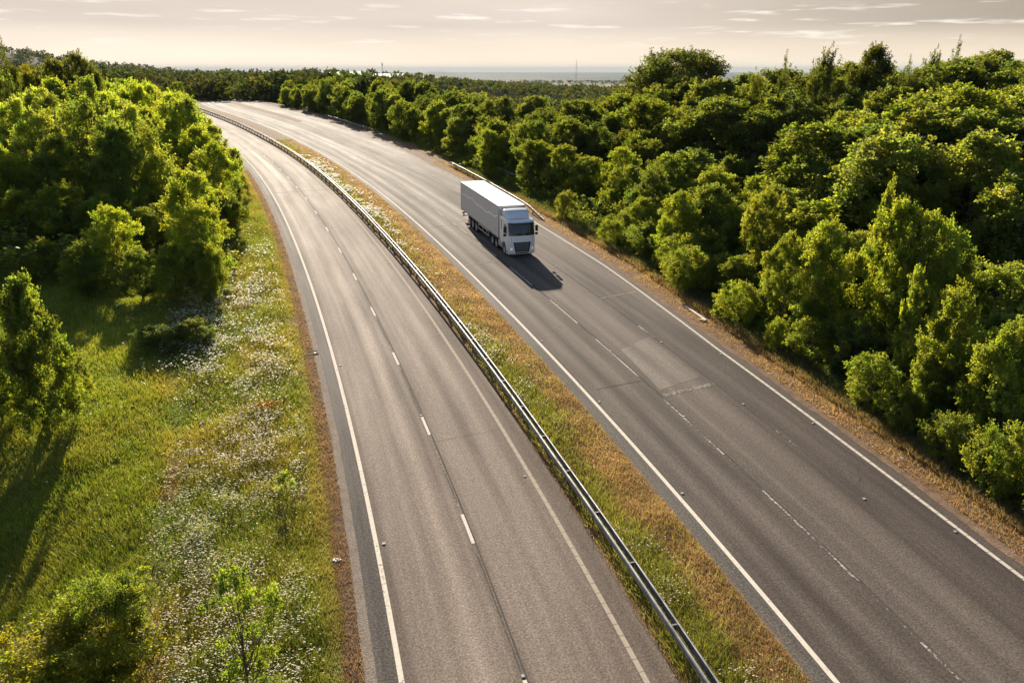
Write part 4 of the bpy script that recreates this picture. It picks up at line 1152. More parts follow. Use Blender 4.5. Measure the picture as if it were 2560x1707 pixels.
def build_rails():
    def rail(name, dfun, t0, t1, label, double, cat, zc=.62, gap=.115, over=None, posts=True, face=1, wide=1.0):
        tm = (t0 + t1) / 2
        x, y = P(float(dfun(t0)), t0)
        e = empty(name, (0, 0, 0)); tag(e, label, cat)
        if name == 'median_guardrail': e['group'] = 'guardrails'
        else: e['group'] = 'guardrails'
        if double:
            for sg in (-1, 1):
                sweep('rail_beam', wprofile(sg, .86), lambda t, s=sg: dfun(t) + s * gap, zc, t0, t1, M_STEEL, e)
            # flat cap strip on the near beam's upper fold
            for sg in (-1, 1):
                sweep('top_fold', [(-.03, .0), (.0, .008), (.01, .008), (.03, .0)], lambda t, s=sg: dfun(t) + s * (gap + .02), zc + .136, t0, t1, M_STEEL, e, thick=.004)
        else:
            sweep('rail_beam', wprofile(face), dfun, zc, t0, t1, M_STEEL, e, dz=over)
            sweep('top_fold', [(-.035, .0), (-.01, .01), (.01, .01), (.035, .0)], lambda t: dfun(t) + face * .03, zc + .158, t0, t1, M_STEEL, e, thick=.004, dz=over)
        s = float(s_at(t0)) + .6; n = 0
        pm = MB(); pm.box(-.055, .055, -.045, .045, -.5, zc + .05, ch=.008)
        pob = None
        while s < float(s_at(t1)) - .3 and n < 100:
            t = float(t_at(s)); d = float(dfun(t)); x, y = P(d - (0 if double else face * .06), t)
            if pob is None:
                pob = pm.build('post', M_POST, e); q = pob
            else:
                q = pob.copy(); COL.objects.link(q); q.parent = e
            q.location = (float(x), float(y), float(zr(y)) + (over(t) if over else 0)); q.rotation_euler = (0, 0, -math.atan(float(refd(t))))
            if double:
                if n == 0:
                    bm_ = MB(); bm_.box(-gap - .01, gap + .01, -.04, .04, 0, .05, ch=.006); bob = bm_.build('spacer', M_POST, e); c = bob
                else:
                    c = bob.copy(); COL.objects.link(c); c.parent = e
                c.location = (float(x), float(y), float(zr(y)) + zc + .06); c.rotation_euler = q.rotation_euler
            s += 3.2; n += 1
    rail('median_guardrail', D_B, -6, 262, 'long double sided steel guardrail running along the median', True, 'guardrail')
    d1 = tab((60, 18.2), (77, 18.53), (82, 18.96), (93, 19.73), (113, 21.17))
    rail('roadside_guardrail', d1, 74.5, 113, 'steel guardrail beside the verge above the truck, ending near its cab', False, 'guardrail', face=-1,
         over=lambda t: -.55 * float(1 - sm(t, 74, 79.5)))
    d2 = tab((169, 24.04), (186, 24.57), (230, 25))
    rail('roadside_guardrail', d2, 166, 196, 'short pale guardrail at the foot of the dark trees by the slip road', False, 'guardrail', face=-1)
    d3 = tab((100, 24.6), (125, 26.5))
    rail('roadside_guardrail', d3, 96, 112, 'short rusty guardrail piece half hidden behind the shrubs above the truck', False, 'guardrail', face=-1, over=lambda t: .4)

# ------------------------------------------------------------------ studs, litter and small things
def build_small():
    mb = MB(); mb.box(-.055, .055, -.065, .065, -.01, .018, ch=.01)
    ms = mat('road_stud_body', (.38, .365, .33), .8)
    first = None
    rows = [(lambda t: D_L1(t) + .28, 27, 18, 8, 'inside the pale carriageway left edge line', 1.25),
            (lambda t: D_L2(t) + .0, 19.5, 18, 8, 'on the pale carriageway lane line', 1.0),
            (lambda t: D_L3(t) - .25, 30, 18, 6, 'inside the pale carriageway right edge line', .9),
            (lambda t: D_L4(t) + .26, 27, 9, 17, 'along the dark carriageway median edge line', 1.05),
            (lambda t: D_L5(t) + .05, 33, 9, 14, 'on the dark carriageway first lane line', 1.25),
            (lambda t: D_L6(t) + .05, 16, 9, 13, 'on the dark carriageway second lane line', 1.1),
            (lambda t: D_L7(t) - .25, 22, 9, 7, 'inside the dark carriageway right edge line', .95)]
    for D, t0, st, n, place, sc_ in rows:
        s = float(s_at(t0))
        for k in range(n):
            t = float(t_at(s + st * k)); x, y = P(float(D(t)), t)
            if first is None: o = mb.build('road_stud', ms); first = o
            else: o = first.copy(); COL.objects.link(o)
            o.location = (float(x), float(y), float(zr(y)) + .012); o.rotation_euler = (0, 0, -math.atan(float(refd(t))))
            o.scale = (sc_, sc_, 1.0)
            tag(o, 'pale road stud %s, %s from the bottom' % (place, ORD(k + 1)), 'road stud', 'reflective road studs')
    k = 1.08844
    # white plastic bag in the median, crumpled
    def crumple(name, u, v, s, m, label, cat, seed=1, zs=.5):
        x, y = hit(u, v); rs = np.random.default_rng(seed)
        import bmesh
        bm = bmesh.new(); bmesh.ops.create_icosphere(bm, subdivisions=3, radius=1)
        for q in bm.verts:
            f = 1 + .45 * math.sin(q.co.x * 5 + seed) * math.sin(q.co.y * 6 + 1) + rs.normal(0, .10)
            q.co = Vector((q.co.x * s * f, q.co.y * s * .7 * f, max(-.02, q.co.z * s * zs * f)))
        me = bpy.data.meshes.new(name); bm.to_mesh(me); bm.free(); me.materials.append(m)
        zz = float(zr(y)) + .10 if abs(x - float(refx(y))) < 6 else gz(x, y) + .05
        o = link(name, me, None, (x, y, zz)); tag(o, label, cat, 'litter beside the road')
    mp = mat('white_plastic', (.75, .77, .80), .35)
    crumple('plastic_bag', 1357, 1045, .22, mp, 'crumpled white plastic bag on the dry median grass', 'litter', 1)
    crumple('litter_piece', 842, 1402, .13, mp, 'white scrap on the soil strip left of the pale carriageway', 'litter', 2, .3)
    crumple('litter_piece', 1583, 668, .12, mp, 'white scrap in the grass of the right verge opposite the truck', 'litter', 3, .6)
    crumple('litter_piece', 1946, 1655, .07, mp, 'white scrap in the dry grass of the median near the bottom', 'litter', 4, .5)
    crumple('litter_piece', 2254, 1148, .10, mp, 'pale scrap on the right verge near the right edge', 'litter', 5, .4)
    # pale plank and block on the right verge
    mpk = mat('pale_timber', (.72, .62, .48), .7)
    x0, y0 = hit(1714, 768); x1, y1 = hit(1764, 802)
    ln = math.hypot(x1 - x0, y1 - y0); b = MB(); b.box(-ln / 2, ln / 2, -.09, .09, 0, .06, ch=.01)
    o = b.build('plank', mpk, None, loc=((x0 + x1) / 2, (y0 + y1) / 2, float(zr((y0 + y1) / 2)) + .04)); o.rotation_euler = (0, -math.atan2(float(zr(y1) - zr(y0)), ln), math.atan2(y1 - y0, x1 - x0))
    tag(o, 'long pale plank lying on the dry right verge', 'plank')
    x0, y0 = hit(1757, 803); b = MB(); b.box(-.22, .22, -.1, .1, 0, .12, ch=.02); o = b.build('block', mpk, None, loc=(x0, y0, float(zr(y0)) + .03)); o.rotation_euler = (0, 0, -.7)
    tag(o, 'short pale block beside the end of the long plank', 'block')
    # concrete drain aprons
    mc = mat('weathered_concrete', (.12, .10, .085), .97); md = mat('iron_grate', (.04, .04, .04), .6)
    def drain(d, t, w, l, label):
        x, y = P(d, t); e = empty('drain', (float(x), float(y), float(zr(y)) - .03), -math.atan(float(refd(t)))); tag(e, label, 'drain', 'drains at the road edge')
        b = MB()
        b.box(-w / 2, w / 2, -l / 2, -l / 2 + .16, 0, .09, ch=.02); b.box(-w / 2, w / 2, l / 2 - .16, l / 2, 0, .09, ch=.02)
        b.box(-w / 2, -w / 2 + .14, -l / 2 + .16, l / 2 - .16, 0, .085, ch=.02); b.box(w / 2 - .14, w / 2, -l / 2 + .16, l / 2 - .16, 0, .085, ch=.02)
        b.build('concrete_frame', mc, e)
        b = MB()
        for i in range(7):
            xx = -w / 2 + .14 + (w - .28) * (i + .5) / 7; b.box(xx - .02, xx + .02, -l / 2 + .16, l / 2 - .16, .035, .055)
        b.build('grate', md, e)
    drain(-8.25, 46.6, .75, .7, 'concrete drain in the soil strip left of the pale carriageway')
    drain(4.05, 51.5, 1.1, .8, 'concrete drain at the right edge of the median below the truck')
    drain(18.1, 43.2, 1.2, .5, 'shallow drain across the right verge left of the plank')

# ------------------------------------------------------------------ the truck
def build_truck():
    h = -0.312
    bx, by = -1.228 + 1.25 * math.cos(h), 68.6 - 1.25 * math.sin(h)
    root = empty('articulated_truck', (bx, by, float(zr(by)) + .01), 0.312)
    root.rotation_mode = 'XYZ'; root.rotation_euler = (.030, 0, .312)
    tag(root, 'white articulated truck with a box trailer driving on the dark carriageway, headlights on', 'truck')
    paint = mat('cab_paint', (.82, .86, .88), .32, 0, .5, .35)
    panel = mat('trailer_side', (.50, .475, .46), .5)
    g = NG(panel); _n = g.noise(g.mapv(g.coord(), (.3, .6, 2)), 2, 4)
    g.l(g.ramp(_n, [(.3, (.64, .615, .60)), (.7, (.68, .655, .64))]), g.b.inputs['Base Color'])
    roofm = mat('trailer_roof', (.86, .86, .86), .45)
    wave = mat('wave_stripe', (.95, .94, .92), .45)
    rail = mat('aluminium_rail', (.42, .42, .42), .45, .5)
    black = mat('black_plastic', (.018, .018, .02), .5)
    navy = mat('dark_visor', (.015, .02, .03), .15)
    glass = mat('dark_glass', (.012, .018, .014), .06, 0, .6)
    rub = mat('tyre_rubber', (.025, .025, .025), .85)
    rimm = mat('wheel_rim', (.45, .45, .45), .4, .6)
    frame = mat('chassis_frame', (.03, .03, .032), .7)
    guard = mat('side_guard_rail', (.48, .45, .41), .5, .3)
    lamp = mat('lamp_lens', (.8, .78, .72), .12)
    lampon = mat('headlight_lit', (.9, .85, .7), .2)
    lampon.node_tree.nodes['Principled BSDF'].inputs['Emission Color'].default_value = (1, .80, .55, 1)
    lampon.node_tree.nodes['Principled BSDF'].inputs['Emission Strength'].default_value = .15
    slat = mat('grille_slat', (.30, .33, .36), .35, .3)
    red = mat('red_lens', (.4, .03, .02), .3)
    # ---- trailer
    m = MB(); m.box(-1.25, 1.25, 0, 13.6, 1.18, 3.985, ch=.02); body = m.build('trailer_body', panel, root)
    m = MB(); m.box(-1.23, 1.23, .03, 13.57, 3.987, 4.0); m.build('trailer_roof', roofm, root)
    for x in (-1.262, 1.232):
        m = MB(); m.box(x, x + .03, -.01, 13.61, 3.86, 3.995, ch=.008); m.box(x, x + .03, -.01, 13.61, 1.12, 1.26, ch=.008)
        m.build('trim_rail', rail, body)
    for x in (-1.262, 1.222):
        for y0, y1 in ((-.014, .07), (13.53, 13.612)):
            m = MB(); m.box(x, x + .04, y0, y1, 1.26, 3.86, ch=.008); m.build('corner_post', rail, body)
    m = MB(); m.box(-1.24, 1.24, -.015, .0, 3.80, 3.98, ch=.004); m.build('front_trim', rail, body)
    m = MB(); m.box(-1.2665, -1.262, 3.55, 4.15, 3.84, 3.93); m.build('marker_plate', black, body)
    # wavy stripe along the right side
    pts = [(170, 345), (200, 345), (225, 362), (250, 385), (268, 388), (285, 380), (310, 395), (328, 425), (345, 445), (370, 463), (400, 475), (430, 490), (460, 520), (490, 545), (515, 550), (540, 543), (565, 560), (600, 590), (625, 590), (652, 578)]
    path = []
    for px, py in pts:
        u = (px - 155) / 510; top = 178 + u * 282; bot = 546 + u * 310
        z = 3.985 - (py - top) / (bot - top) * 2.75
        s_ = u * 82 / (68.5 + u * 13.5); path.append((13.6 * (1 - s_), z))
    V = []; F = []
    for i, (y, z) in enumerate(path):
        wd = .075
        V += [(-1.2515, y, z - wd), (-1.2515, y, z + wd), (-1.254, y, z - wd), (-1.254, y, z + wd)]
        if i: b = 4 * (i - 1); F += [(b + 2, b + 3, b + 7, b + 6), (b, b + 2, b + 6, b + 4), (b + 1, b + 3, b + 7, b + 5)]
    m = MB(); m.add(V, F); m.build('wave_stripe', wave, body)
    # chassis, guards, underrun
    m = MB(); m.box(-.5, -.38, .3, 13.5, .88, 1.17, ch=.01); m.box(.38, .5, .3, 13.5, .88, 1.17, ch=.01)
    for y in np.arange(.8, 13.4, 1.2): m.box(-1.15, 1.15, y, y + .08, 1.02, 1.17)
    m.build('trailer_frame', frame, root)
    for sx in (-1, 1):
        m = MB(); x0 = sx * 1.2
        m.box(min(x0, x0 - sx * .04), max(x0, x0 - sx * .04), 3.35, 7.0, .93, 1.03, ch=.01); m.box(min(x0, x0 - sx * .04), max(x0, x0 - sx * .04), 3.35, 7.0, .50, .60, ch=.01)
        for y in (3.35, 6.92): m.box(min(x0, x0 - sx * .04), max(x0, x0 - sx * .04), y, y + .08, .60, .93)
        for y in (4.2, 5.6): m.box(min(x0 - sx * .05, x0 - sx * .09), max(x0 - sx * .05, x0 - sx * .09), y, y + .06, .5, 1.15)
        m.build('side_guard', guard, root)
        m = MB(); m.box(sx * .85 - .08, sx * .85 + .08, 2.9, 3.06, .35, 1.1, ch=.01); m.box(sx * .85 - .16, sx * .85 + .16, 2.8, 3.16, .3, .36, ch=.01); m.build('landing_leg', frame, root)
        m = MB(); m.box(sx * 1.0 - .12, sx * 1.0 + .12, 13.45, 13.55, .62, .82, ch=.02); m.build('tail_light', red, root)
    m = MB(); m.box(-1.2, 1.2, 13.15, 13.27, .45, .6, ch=.015); m.box(-.6, -.5, 13.1, 13.2, .6, .95); m.box(.5, .6, 13.1, 13.2, .6, .95); m.box(-1.2, 1.2, 13.3, 13.42, .78, .92, ch=.015); m.build('underrun_bar', rail, root)
    # ---- wheels
    def wheel(x, y, r, wd, sx, dual=False):
        n = 28; prof = [(0, r * .58), (0, r * .9), (.03, r * .98), (.06, r), (wd - .06, r), (wd - .03, r * .98), (wd, r * .9), (wd, r * .58)]
        def lathe(prof, mt, name, par):
            V = [(sx * (-a), math.cos(2 * math.pi * k / n) * b, math.sin(2 * math.pi * k / n) * b) for a, b in prof for k in range(n)]
            F = [(i * n + k, i * n + (k + 1) % n, (i + 1) * n + (k + 1) % n, (i + 1) * n + k) for i in range(len(prof) - 1) for k in range(n)]
            q = MB(); q.add(V, F); q.add(V[:n], [tuple(range(n))]) if prof[0][1] < r * .3 else None
            return q.build(name, mt, par, smooth=True)
        w = lathe(prof, rub, 'wheel', root); w.location = (x, y, r)
        rp = [(.13, .001), (.13, r * .16), (.02, r * .17), (.02, r * .22), (.14, r * .28), (.12, r * .50), (.0, r * .55), (-.005, r * .60), (.03, r * .60)]
        rr = lathe(rp, rimm, 'rim', w)
        q = MB()
        for k in range(8):
            a = k * math.pi / 4; q.box(sx * -.10 - .03, sx * -.10 + .03, math.cos(a) * r * .2 - .02, math.cos(a) * r * .2 + .02, math.sin(a) * r * .2 - .02, math.sin(a) * r * .2 + .02)
        q.build('wheel_nuts', frame, w)
    for y in (7.65, 8.95, 10.25):
        for sx in (-1, 1): wheel(sx * 1.22, y, .50, .38, sx)
    for sx in (-1, 1):
        wheel(sx * 1.22, 2.0, .50, .56, sx); wheel(sx * 1.20, .85, .46, .34, sx); wheel(sx * 1.20, -1.62, .50, .34, sx)
    m = MB()
    for y in (7.65, 8.95, 10.25, 2.0, .85, -1.62): m.tube([(-1.1, y, .5), (1.1, y, .5)], .07, 8)
    m.build('axle', frame, root)
    for sx in (-1, 1):
        for y, r in ((2.0, .57), (.85, .54), (7.65, .57), (8.95, .57), (10.25, .57)):
            n = 10; V = []; F = []
            for k in range(n + 1):
                a = math.radians(25 + 130 * k / n)
                for xx in (sx * 1.22, sx * .85):
                    for rr_ in (r, r + .02): V.append((xx, y + math.cos(a) * rr_, .5 + math.sin(a) * rr_))
            for k in range(n):
                b = 4 * k; F += [(b, b + 2, b + 6, b + 4), (b + 1, b + 3, b + 7, b + 5), (b, b + 1, b + 5, b + 4), (b + 2, b + 3, b + 7, b + 6)]
            q = MB(); q.add(V, F); q.build('mudguard', black, root)
    # ---- tractor chassis
    m = MB(); m.box(-.48, -.36, -2.4, 2.9, .72, .98, ch=.01); m.box(.36, .48, -2.4, 2.9, .72, .98, ch=.01); m.box(-.6, .6, 1.2, 2.2, .98, 1.1, ch=.02); m.box(-.9, .9, -2.3, -1.0, .5, .9, ch=.03); m.build('tractor_frame', frame, root)
    for sx in (-1, 1):
        m = MB(); x0, x1 = sorted((sx * .62, sx * 1.19)); m.box(x0, x1, -.95, .25, .42, 1.0, ch=.04); m.build('fuel_tank', rimm, root)
        m = MB(); x0, x1 = sorted((sx * .7, sx * 1.2)); m.box(x0, x1, -1.0, 2.6, 1.02, 1.09, ch=.01); m.build('side_deck', black, root)
    # ---- cab
    zs = [.28, .36, .55, 1.0, 1.35, 1.95, 2.05, 2.45, 2.85, 2.95, 3.08, 3.17, 3.22]
    fys = [-2.90, -2.98, -3.03, -3.02, -3.0, -2.955, -2.94, -2.84, -2.73, -2.73, -2.68, -2.56, -2.38]
    fy = lambda z: float(np.interp(z, zs, fys))
    cv = lambda x: .24 * (abs(x) / 1.24) ** 3.6
    out = [(y, z, 1.0) for y, z in zip(fys, zs)] + [(-1.6, 3.26, 0), (-.7, 3.27, 0), (-.62, 3.2, 0), (-.62, 1.0, 0), (-.98, 1.0, 0)]
    for k in range(9):
        a = math.radians(42 + (192 - 42) * k / 8); out.append((-1.62 + math.cos(a) * .62, .56 + math.sin(a) * .62, 0))
    out.append((-2.24, .28, .3))
    xs = np.array([-1.24, -1.225, -1.18, -1.08, -.92, -.7, -.4, 0, .4, .7, .92, 1.08, 1.18, 1.225, 1.24])
    V = []; K = len(out)
    for x in xs:
        ed = max(0, abs(x) - 1.18) / .06
        for y, z, f in out:
            zz = z - (.05 * ed ** 2 if z > 3.0 else 0) - (.05 * (abs(x) / 1.24) ** 2 if z > 3.2 else 0)
            V.append((x, y + f * (cv(x) + .05 * ed ** 2), zz))
    F = [(i * K + k, i * K + (k + 1) % K, (i + 1) * K + (k + 1) % K, (i + 1) * K + k) for i in range(len(xs) - 1) for k in range(K)]
    F += [tuple(range(K))[::-1], tuple((len(xs) - 1) * K + k for k in range(K))]
    m = MB(); m.add(V, F); cab = m.build('cab', paint, root)
    def fpatch(name, x0, x1, z0, z1, off, mt, par, nx=14, nz=5, taper=0.0, th=.02):
        V = []; F = []
        for lay in (0, 1):
            for j in range(nz + 1):
                z = z0 + (z1 - z0) * j / nz
                tp = 1 - taper * (1 - j / nz)
                for i in range(nx + 1):
                    x = (x0 + (x1 - x0) * i / nx) * tp
                    V.append((x, fy(z) + cv(x) - off + (th + off if lay else 0), z))
        n1 = (nx + 1) * (nz + 1); a = lambda l, j, i: l * n1 + j * (nx + 1) + i
        for j in range(nz):
            for i in range(nx):
                F.append((a(0, j, i), a(0, j, i + 1), a(0, j + 1, i + 1), a(0, j + 1, i))); 
        for i in range(nx):
            F.append((a(0, 0, i), a(1, 0, i), a(1, 0, i + 1), a(0, 0, i + 1))); F.append((a(0, nz, i), a(0, nz, i + 1), a(1, nz, i + 1), a(1, nz, i)))
        for j in range(nz):
            F.append((a(0, j, 0), a(0, j + 1, 0), a(1, j + 1, 0), a(1, j, 0))); F.append((a(0, j, nx), a(1, j, nx), a(1, j + 1, nx), a(0, j + 1, nx)))
        q = MB(); q.add(V, F); return q.build(name, mt, par, smooth=False)
    fpatch('windscreen', -1.17, 1.17, 1.92, 2.86, .012, glass, cab, 18)
    fpatch('sun_visor', -1.17, 1.17, 2.80, 3.0, .09, navy, cab, 18, 3, th=.05)
    fpatch('grille', -.80, .80, .50, 1.36, .02, black, cab, 12, 6, .22)
    for i in range(5):
        z = .62 + .15 * i; tp = 1 - .22 * (1 - (z - .5) / .86)
        fpatch('grille_slat', -.66 * tp, .66 * tp, z, z + .045, .05, slat, cab, 10, 1)
    for sx in (-1, 1):
        a, b = sorted((sx * .80, sx * 1.17)); 
        fpatch('headlight', a, b, .62, .92, .02, lamp, cab, 6, 3)
        a, b = sorted((sx * .88, sx * 1.04)); fpatch('headlight_bulb', a, b, .70, .86, .03, lampon, cab, 4, 2)
        a, b = sorted((sx * .9, sx * 1.15)); fpatch('fog_lamp', a, b, .37, .47, .02, lamp, cab, 4, 1)
        a, b = sorted((sx * .82, sx * 1.2)); fpatch('panel_gap', a, b, 1.06, 1.075, .004, black, cab, 6, 1, th=.01)
        a, b = sorted((sx * .93, sx * .945)); fpatch('panel_gap', a, b, 1.1, 1.95, .004, black, cab, 1, 4, th=.01)
        # marker lamps over the screen
        q = MB(); q.box(sx * .85 - .06, sx * .85 + .06, fy(3.1) + cv(.85) - .03, fy(3.1) + cv(.85) + .05, 3.06, 3.12, ch=.01); q.build('marker_lamp', lamp, cab)
        # door, side window, slot, fairing, handle, step
        def side(name, y0, y1, z0, z1, off, mt, pts=None):
            q = MB(); xa = sx * 1.235; xb = sx * (1.24 + off)
            P_ = pts or [(y0, z0), (y1, z0), (y1, z1), (y0, z1)]
            n = len(P_); q.add([(xa, y, z) for y, z in P_] + [(xb, y, z) for y, z in P_], [tuple(range(n)), tuple(range(n, 2 * n))] + [(i, (i + 1) % n, n + (i + 1) % n, n + i) for i in range(n)])
            return q.build(name, mt, cab)
        side('side_window', 0, 0, 0, 0, .008, glass, [(-2.52, 2.02), (-1.62, 2.02), (-1.62, 2.78), (-2.30, 2.78)])
        side('side_vent', -.93, -.80, 2.15, 3.0, .01, black)
        side('door_gap', -1.45, -1.435, 1.2, 2.95, .004, black)
        side('door_handle', -1.62, -1.5, 1.75, 1.80, .03, black)
        side('door_gap', -2.5, -1.46, 1.18, 1.195, .004, black)
        side('step', -2.75, -2.3, .42, .5, .02, black)
        q = MB(); x0, x1 = sorted((sx * 1.17, sx * 1.225)); q.box(x0, x1, -.66, -.22, 1.1, 3.22, ch=.02); q.build('side_fairing', paint, cab)
        # mirrors
        q = MB(); xc = sx * 1.46; q.box(xc - .12, xc + .12, -2.62, -2.48, 2.16, 2.70, ch=.04); q.box(xc - .12, xc + .12, -2.60, -2.46, 1.84, 2.08, ch=.04)
        q.tube([(sx * 1.2, -2.5, 2.62), (xc, -2.52, 2.62)], .025, 6); q.tube([(sx * 1.2, -2.5, 2.0), (xc, -2.52, 2.0)], .025, 6); q.build('mirror', black, cab)
    fpatch('bumper_lip', -1.2, 1.2, .27, .36, .03, paint, cab, 16, 1)
    fpatch('lower_intake', -.62, .62, .36, .44, .035, black, cab, 10, 1)
    # roof deflector
    V = []; n = 9
    for k in range(n + 1):
        s_ = k / n; y = -2.22 + 1.42 * s_; z = 3.25 + .62 * math.sin(s_ * math.pi / 2) ** .85; w = .98 + .14 * s_
        bow = .16 * (1 - s_)
        row = [(-w, 3.2), (-w, max(3.21, z - .12)), (-w + .05, max(3.215, z - .04)), (-w + .16, z), (-w * .4, z + .03), (0, z + .04), (w * .4, z + .03), (w - .16, z), (w - .05, max(3.215, z - .04)), (w, max(3.21, z - .12)), (w, 3.2)]
        V += [(x, y + bow * (abs(x) / w) ** 2.5 * 1.6, zz) for x, zz in row]
    K = 11; F = [(i * K + k, i * K + k + 1, (i + 1) * K + k + 1, (i + 1) * K + k) for i in range(n) for k in range(K - 1)]
    F += [tuple(range(K)), tuple(n * K + k for k in range(K))]
    m = MB(); m.add(V, F); d = m.build('roof_deflector', paint, root)
    m = MB(); m.tube([(-1.0, -1.55, 3.72), (-.5, -1.6, 3.80), (0, -1.62, 3.812), (.5, -1.6, 3.80), (1.0, -1.55, 3.72)], .012, 5); m.build('deflector_seam', black, d)
    # cooling unit on the trailer's front
    m = MB(); m.box(-1.0, 1.0, -.42, -.02, 2.7, 3.78, ch=.05); fr = m.build('cooling_unit', mat('cooling_unit_cover', (.7, .62, .58), .5), root)
    for x0, x1 in ((-.72, -.3), (-.2, .0), (.1, .75)):
        m = MB(); m.box(x0, x1, -.435, -.40, 3.58, 3.70); m.build('vent', mat('vent_dark', (.07, .03, .025), .7), fr)

# ------------------------------------------------------------------ light, air, sky, camera
SUN_EL, SUN_AZ = R(20.3), R(-13.2)      # azimuth from +Y towards +X
def build_light():
    w = bpy.data.worlds.new('World'); sc.world = w; w.use_nodes = True
    t = w.node_tree; t.nodes.clear()
    def n(ty, **k):
        q = t.nodes.new(ty)
        for a, v in k.items(): setattr(q, a, v)
        return q
    out = n('ShaderNodeOutputWorld'); bg = n('ShaderNodeBackground')
    sky = n('ShaderNodeTexSky'); sky.sky_type = 'NISHITA'; sky.sun_disc = False
    sky.sun_elevation = SUN_EL; sky.sun_rotation = SUN_AZ; sky.altitude = 100; sky.air_density = SKY_AIR; sky.dust_density = SKY_DUST; sky.ozone_density = 1.0
    # thin high overcast veil and small flat clouds, laid out by direction
    tc = n('ShaderNodeTexCoord'); sp = n('ShaderNodeSeparateXYZ'); t.links.new(tc.outputs['Generated'], sp.inputs[0])
    def M(op, a, b=None, clamp=False):
        q = n('ShaderNodeMath', operation=op, use_clamp=clamp)
        for i, v in enumerate((a, b)):
            if v is None: continue
            if hasattr(v, 'node'): t.links.new(v, q.inputs[i])
            else: q.inputs[i].default_value = v
        return q.outputs[0]
    az = M('ARCTAN2', sp.outputs[0], sp.outputs[1]); el = M('ARCSINE', sp.outputs[2])
    cb = n('ShaderNodeCombineXYZ'); t.links.new(M('MULTIPLY', az, 7.0), cb.inputs[0]); t.links.new(M('MULTIPLY', el, 85.0), cb.inputs[1])
    nz = n('ShaderNodeTexNoise'); nz.inputs['Scale'].default_value = 1.35; nz.inputs['Detail'].default_value = 6; nz.inputs['Roughness'].default_value = .55; t.links.new(cb.outputs[0], nz.inputs['Vector'])
    cb2 = n('ShaderNodeCombineXYZ'); t.links.new(M('MULTIPLY', az, 2.2), cb2.inputs[0]); t.links.new(M('MULTIPLY', el, 22.0), cb2.inputs[1])
    nz2 = n('ShaderNodeTexNoise'); nz2.inputs['Scale'].default_value = 1.0; nz2.inputs['Detail'].default_value = 4; t.links.new(cb2.outputs[0], nz2.inputs['Vector'])
    def ramp(f, stops):
        q = n('ShaderNodeValToRGB'); cr = q.color_ramp
        cr.elements[0].position = stops[0][0]; cr.elements[0].color = (stops[0][1],) * 3 + (1,); cr.elements[1].position = stops[1][0]; cr.elements[1].color = (stops[1][1],) * 3 + (1,)
        for p_, c in stops[2:]:
            e = cr.elements.new(p_); e.color = (c, c, c, 1)
        t.links.new(f, q.inputs[0]); return q.outputs[0]
    cl = ramp(nz.outputs[0], [(.56, 0.0), (.67, 1.0)])
    band = ramp(M('MULTIPLY', el, 4.0), [(.09, 0.0), (.14, 1.0), (.25, 1.0), (.31, .2), (.6, .0)])
    cm = M('MULTIPLY', M('MULTIPLY', cl, band), CLOUD, clamp=True)
    vl = ramp(M('MULTIPLY', el, 3.0), [(.0, VEIL[0]), (.10, VEIL[0]), (.30, VEIL[1]), (.62, .0)])
    veil = vl
    mx0 = n('ShaderNodeMix', data_type='RGBA'); mx0.inputs[7].default_value = (*VEILC, 1)
    t.links.new(veil, mx0.inputs[0]); t.links.new(sky.outputs[0], mx0.inputs[6])
    # the veil thins and dims away from the sun
    vg = n('ShaderNodeMix', data_type='RGBA'); vg.inputs[6].default_value = (*VEILC, 1); vg.inputs[7].default_value = (*VEILR, 1)
    t.links.new(ramp(M('ADD', M('MULTIPLY', az, 1.0), .0), [(.06, 0.0), (.62, 1.0)]), vg.inputs[0])
    vh = n('ShaderNodeMix', data_type='RGBA'); vh.inputs[7].default_value = (*VEILH, 1)
    t.links.new(vg.outputs[2], vh.inputs[6]); t.links.new(ramp(M('MULTIPLY', el, 10.0), [(.02, .85), (.50, 0.0)]), vh.inputs[0])
    vm = n('ShaderNodeMix', data_type='RGBA', blend_type='MULTIPLY'); vm.inputs[0].default_value = 1.0
    t.links.new(vh.outputs[2], vm.inputs[6]); t.links.new(ramp(nz2.outputs[0], [(.3, .90), (.7, 1.07)]), vm.inputs[7]); t.links.new(vm.outputs[2], mx0.inputs[7])
    mx = n('ShaderNodeMix', data_type='RGBA'); mx.inputs[7].default_value = (*CLOUDC, 1)
    t.links.new(cm, mx.inputs[0]); t.links.new(mx0.outputs[2], mx.inputs[6])
    t.links.new(mx.outputs[2], bg.inputs[0]); bg.inputs[1].default_value = SKY_STR
    t.links.new(bg.outputs[0], out.inputs[0])
    ld = bpy.data.lights.new('sun', 'SUN'); ld.energy = SUN_STR; ld.angle = R(.55); ld.color = SUN_COL
    lo = bpy.data.objects.new('sun', ld); COL.objects.link(lo)
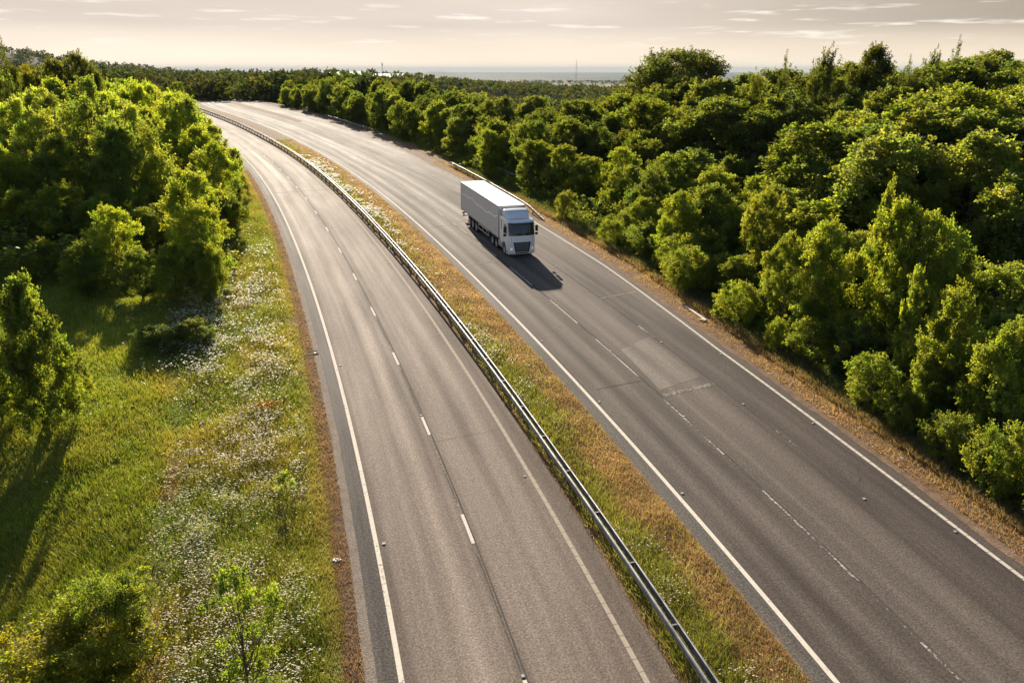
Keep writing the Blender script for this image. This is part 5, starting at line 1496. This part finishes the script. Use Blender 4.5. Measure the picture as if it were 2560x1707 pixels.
    d = Vector((math.sin(SUN_AZ) * math.cos(SUN_EL), math.cos(SUN_AZ) * math.cos(SUN_EL), math.sin(SUN_EL)))
    lo.rotation_euler = d.to_track_quat('Z', 'Y').to_euler(); lo.location = (0, 0, 60)

def build_haze():
    b = MB(); b.box(-47000, 47000, -500, 46500, -140, 135)
    m = bpy.data.materials.new('haze_air'); m.use_nodes = True
    t = m.node_tree; t.nodes.clear(); o = t.nodes.new('ShaderNodeOutputMaterial'); v = t.nodes.new('ShaderNodeVolumePrincipled')
    v.inputs['Color'].default_value = HAZE_C; v.inputs['Density'].default_value = HAZE_D; v.inputs['Anisotropy'].default_value = HAZE_G
    t.links.new(v.outputs[0], o.inputs['Volume'])
    ob = b.build('haze', m); tag(ob, 'thin bluish haze over the distant plain', kind='stuff')

def build_camera():
    cd = bpy.data.cameras.new('camera'); cd.sensor_width = 36; cd.lens = FPX / W0 * 36; cd.clip_end = 90000; cd.clip_start = .5
    co = bpy.data.objects.new('camera', cd); COL.objects.link(co)
    co.location = (0, 0, CAM_Z); co.rotation_euler = (math.pi / 2 - PITCH, 0, 0)
    sc.camera = co

SKY_STR, SKY_AIR, SKY_DUST = .06, .85, .8
SUN_STR, SUN_COL = 5.0, (1.0, .88, .71)
VEIL, VEILC, VEILR, VEILH = (1.0, 1.0), (6.75, 5.85, 5.05), (3.7, 3.15, 2.45), (11.4, 9.4, 7.1)
CLOUD, CLOUDC = .75, (9.4, 8.5, 7.5)
HAZE_C, HAZE_D, HAZE_G = (.44, .54, .62, 1), 3.2e-5, .0
EXPO = 1.1

build_camera(); build_light()
build_ground(); build_road(); build_rails(); build_truck()
protos(); build_trees(); build_undergrowth(); build_houses(); build_far_woods()
build_small(); build_grass(); build_flowers()
build_haze()
vs = sc.view_settings
sc.display_settings.display_device = 'sRGB'
vs.view_transform = 'Standard'; vs.look = 'None'; vs.exposure = EXPO; vs.gamma = 1.0; vs.use_curve_mapping = False
sc.cycles.max_bounces = 6; sc.cycles.diffuse_bounces = 3; sc.cycles.transmission_bounces = 4; sc.cycles.volume_bounces = 0; sc.cycles.glossy_bounces = 2
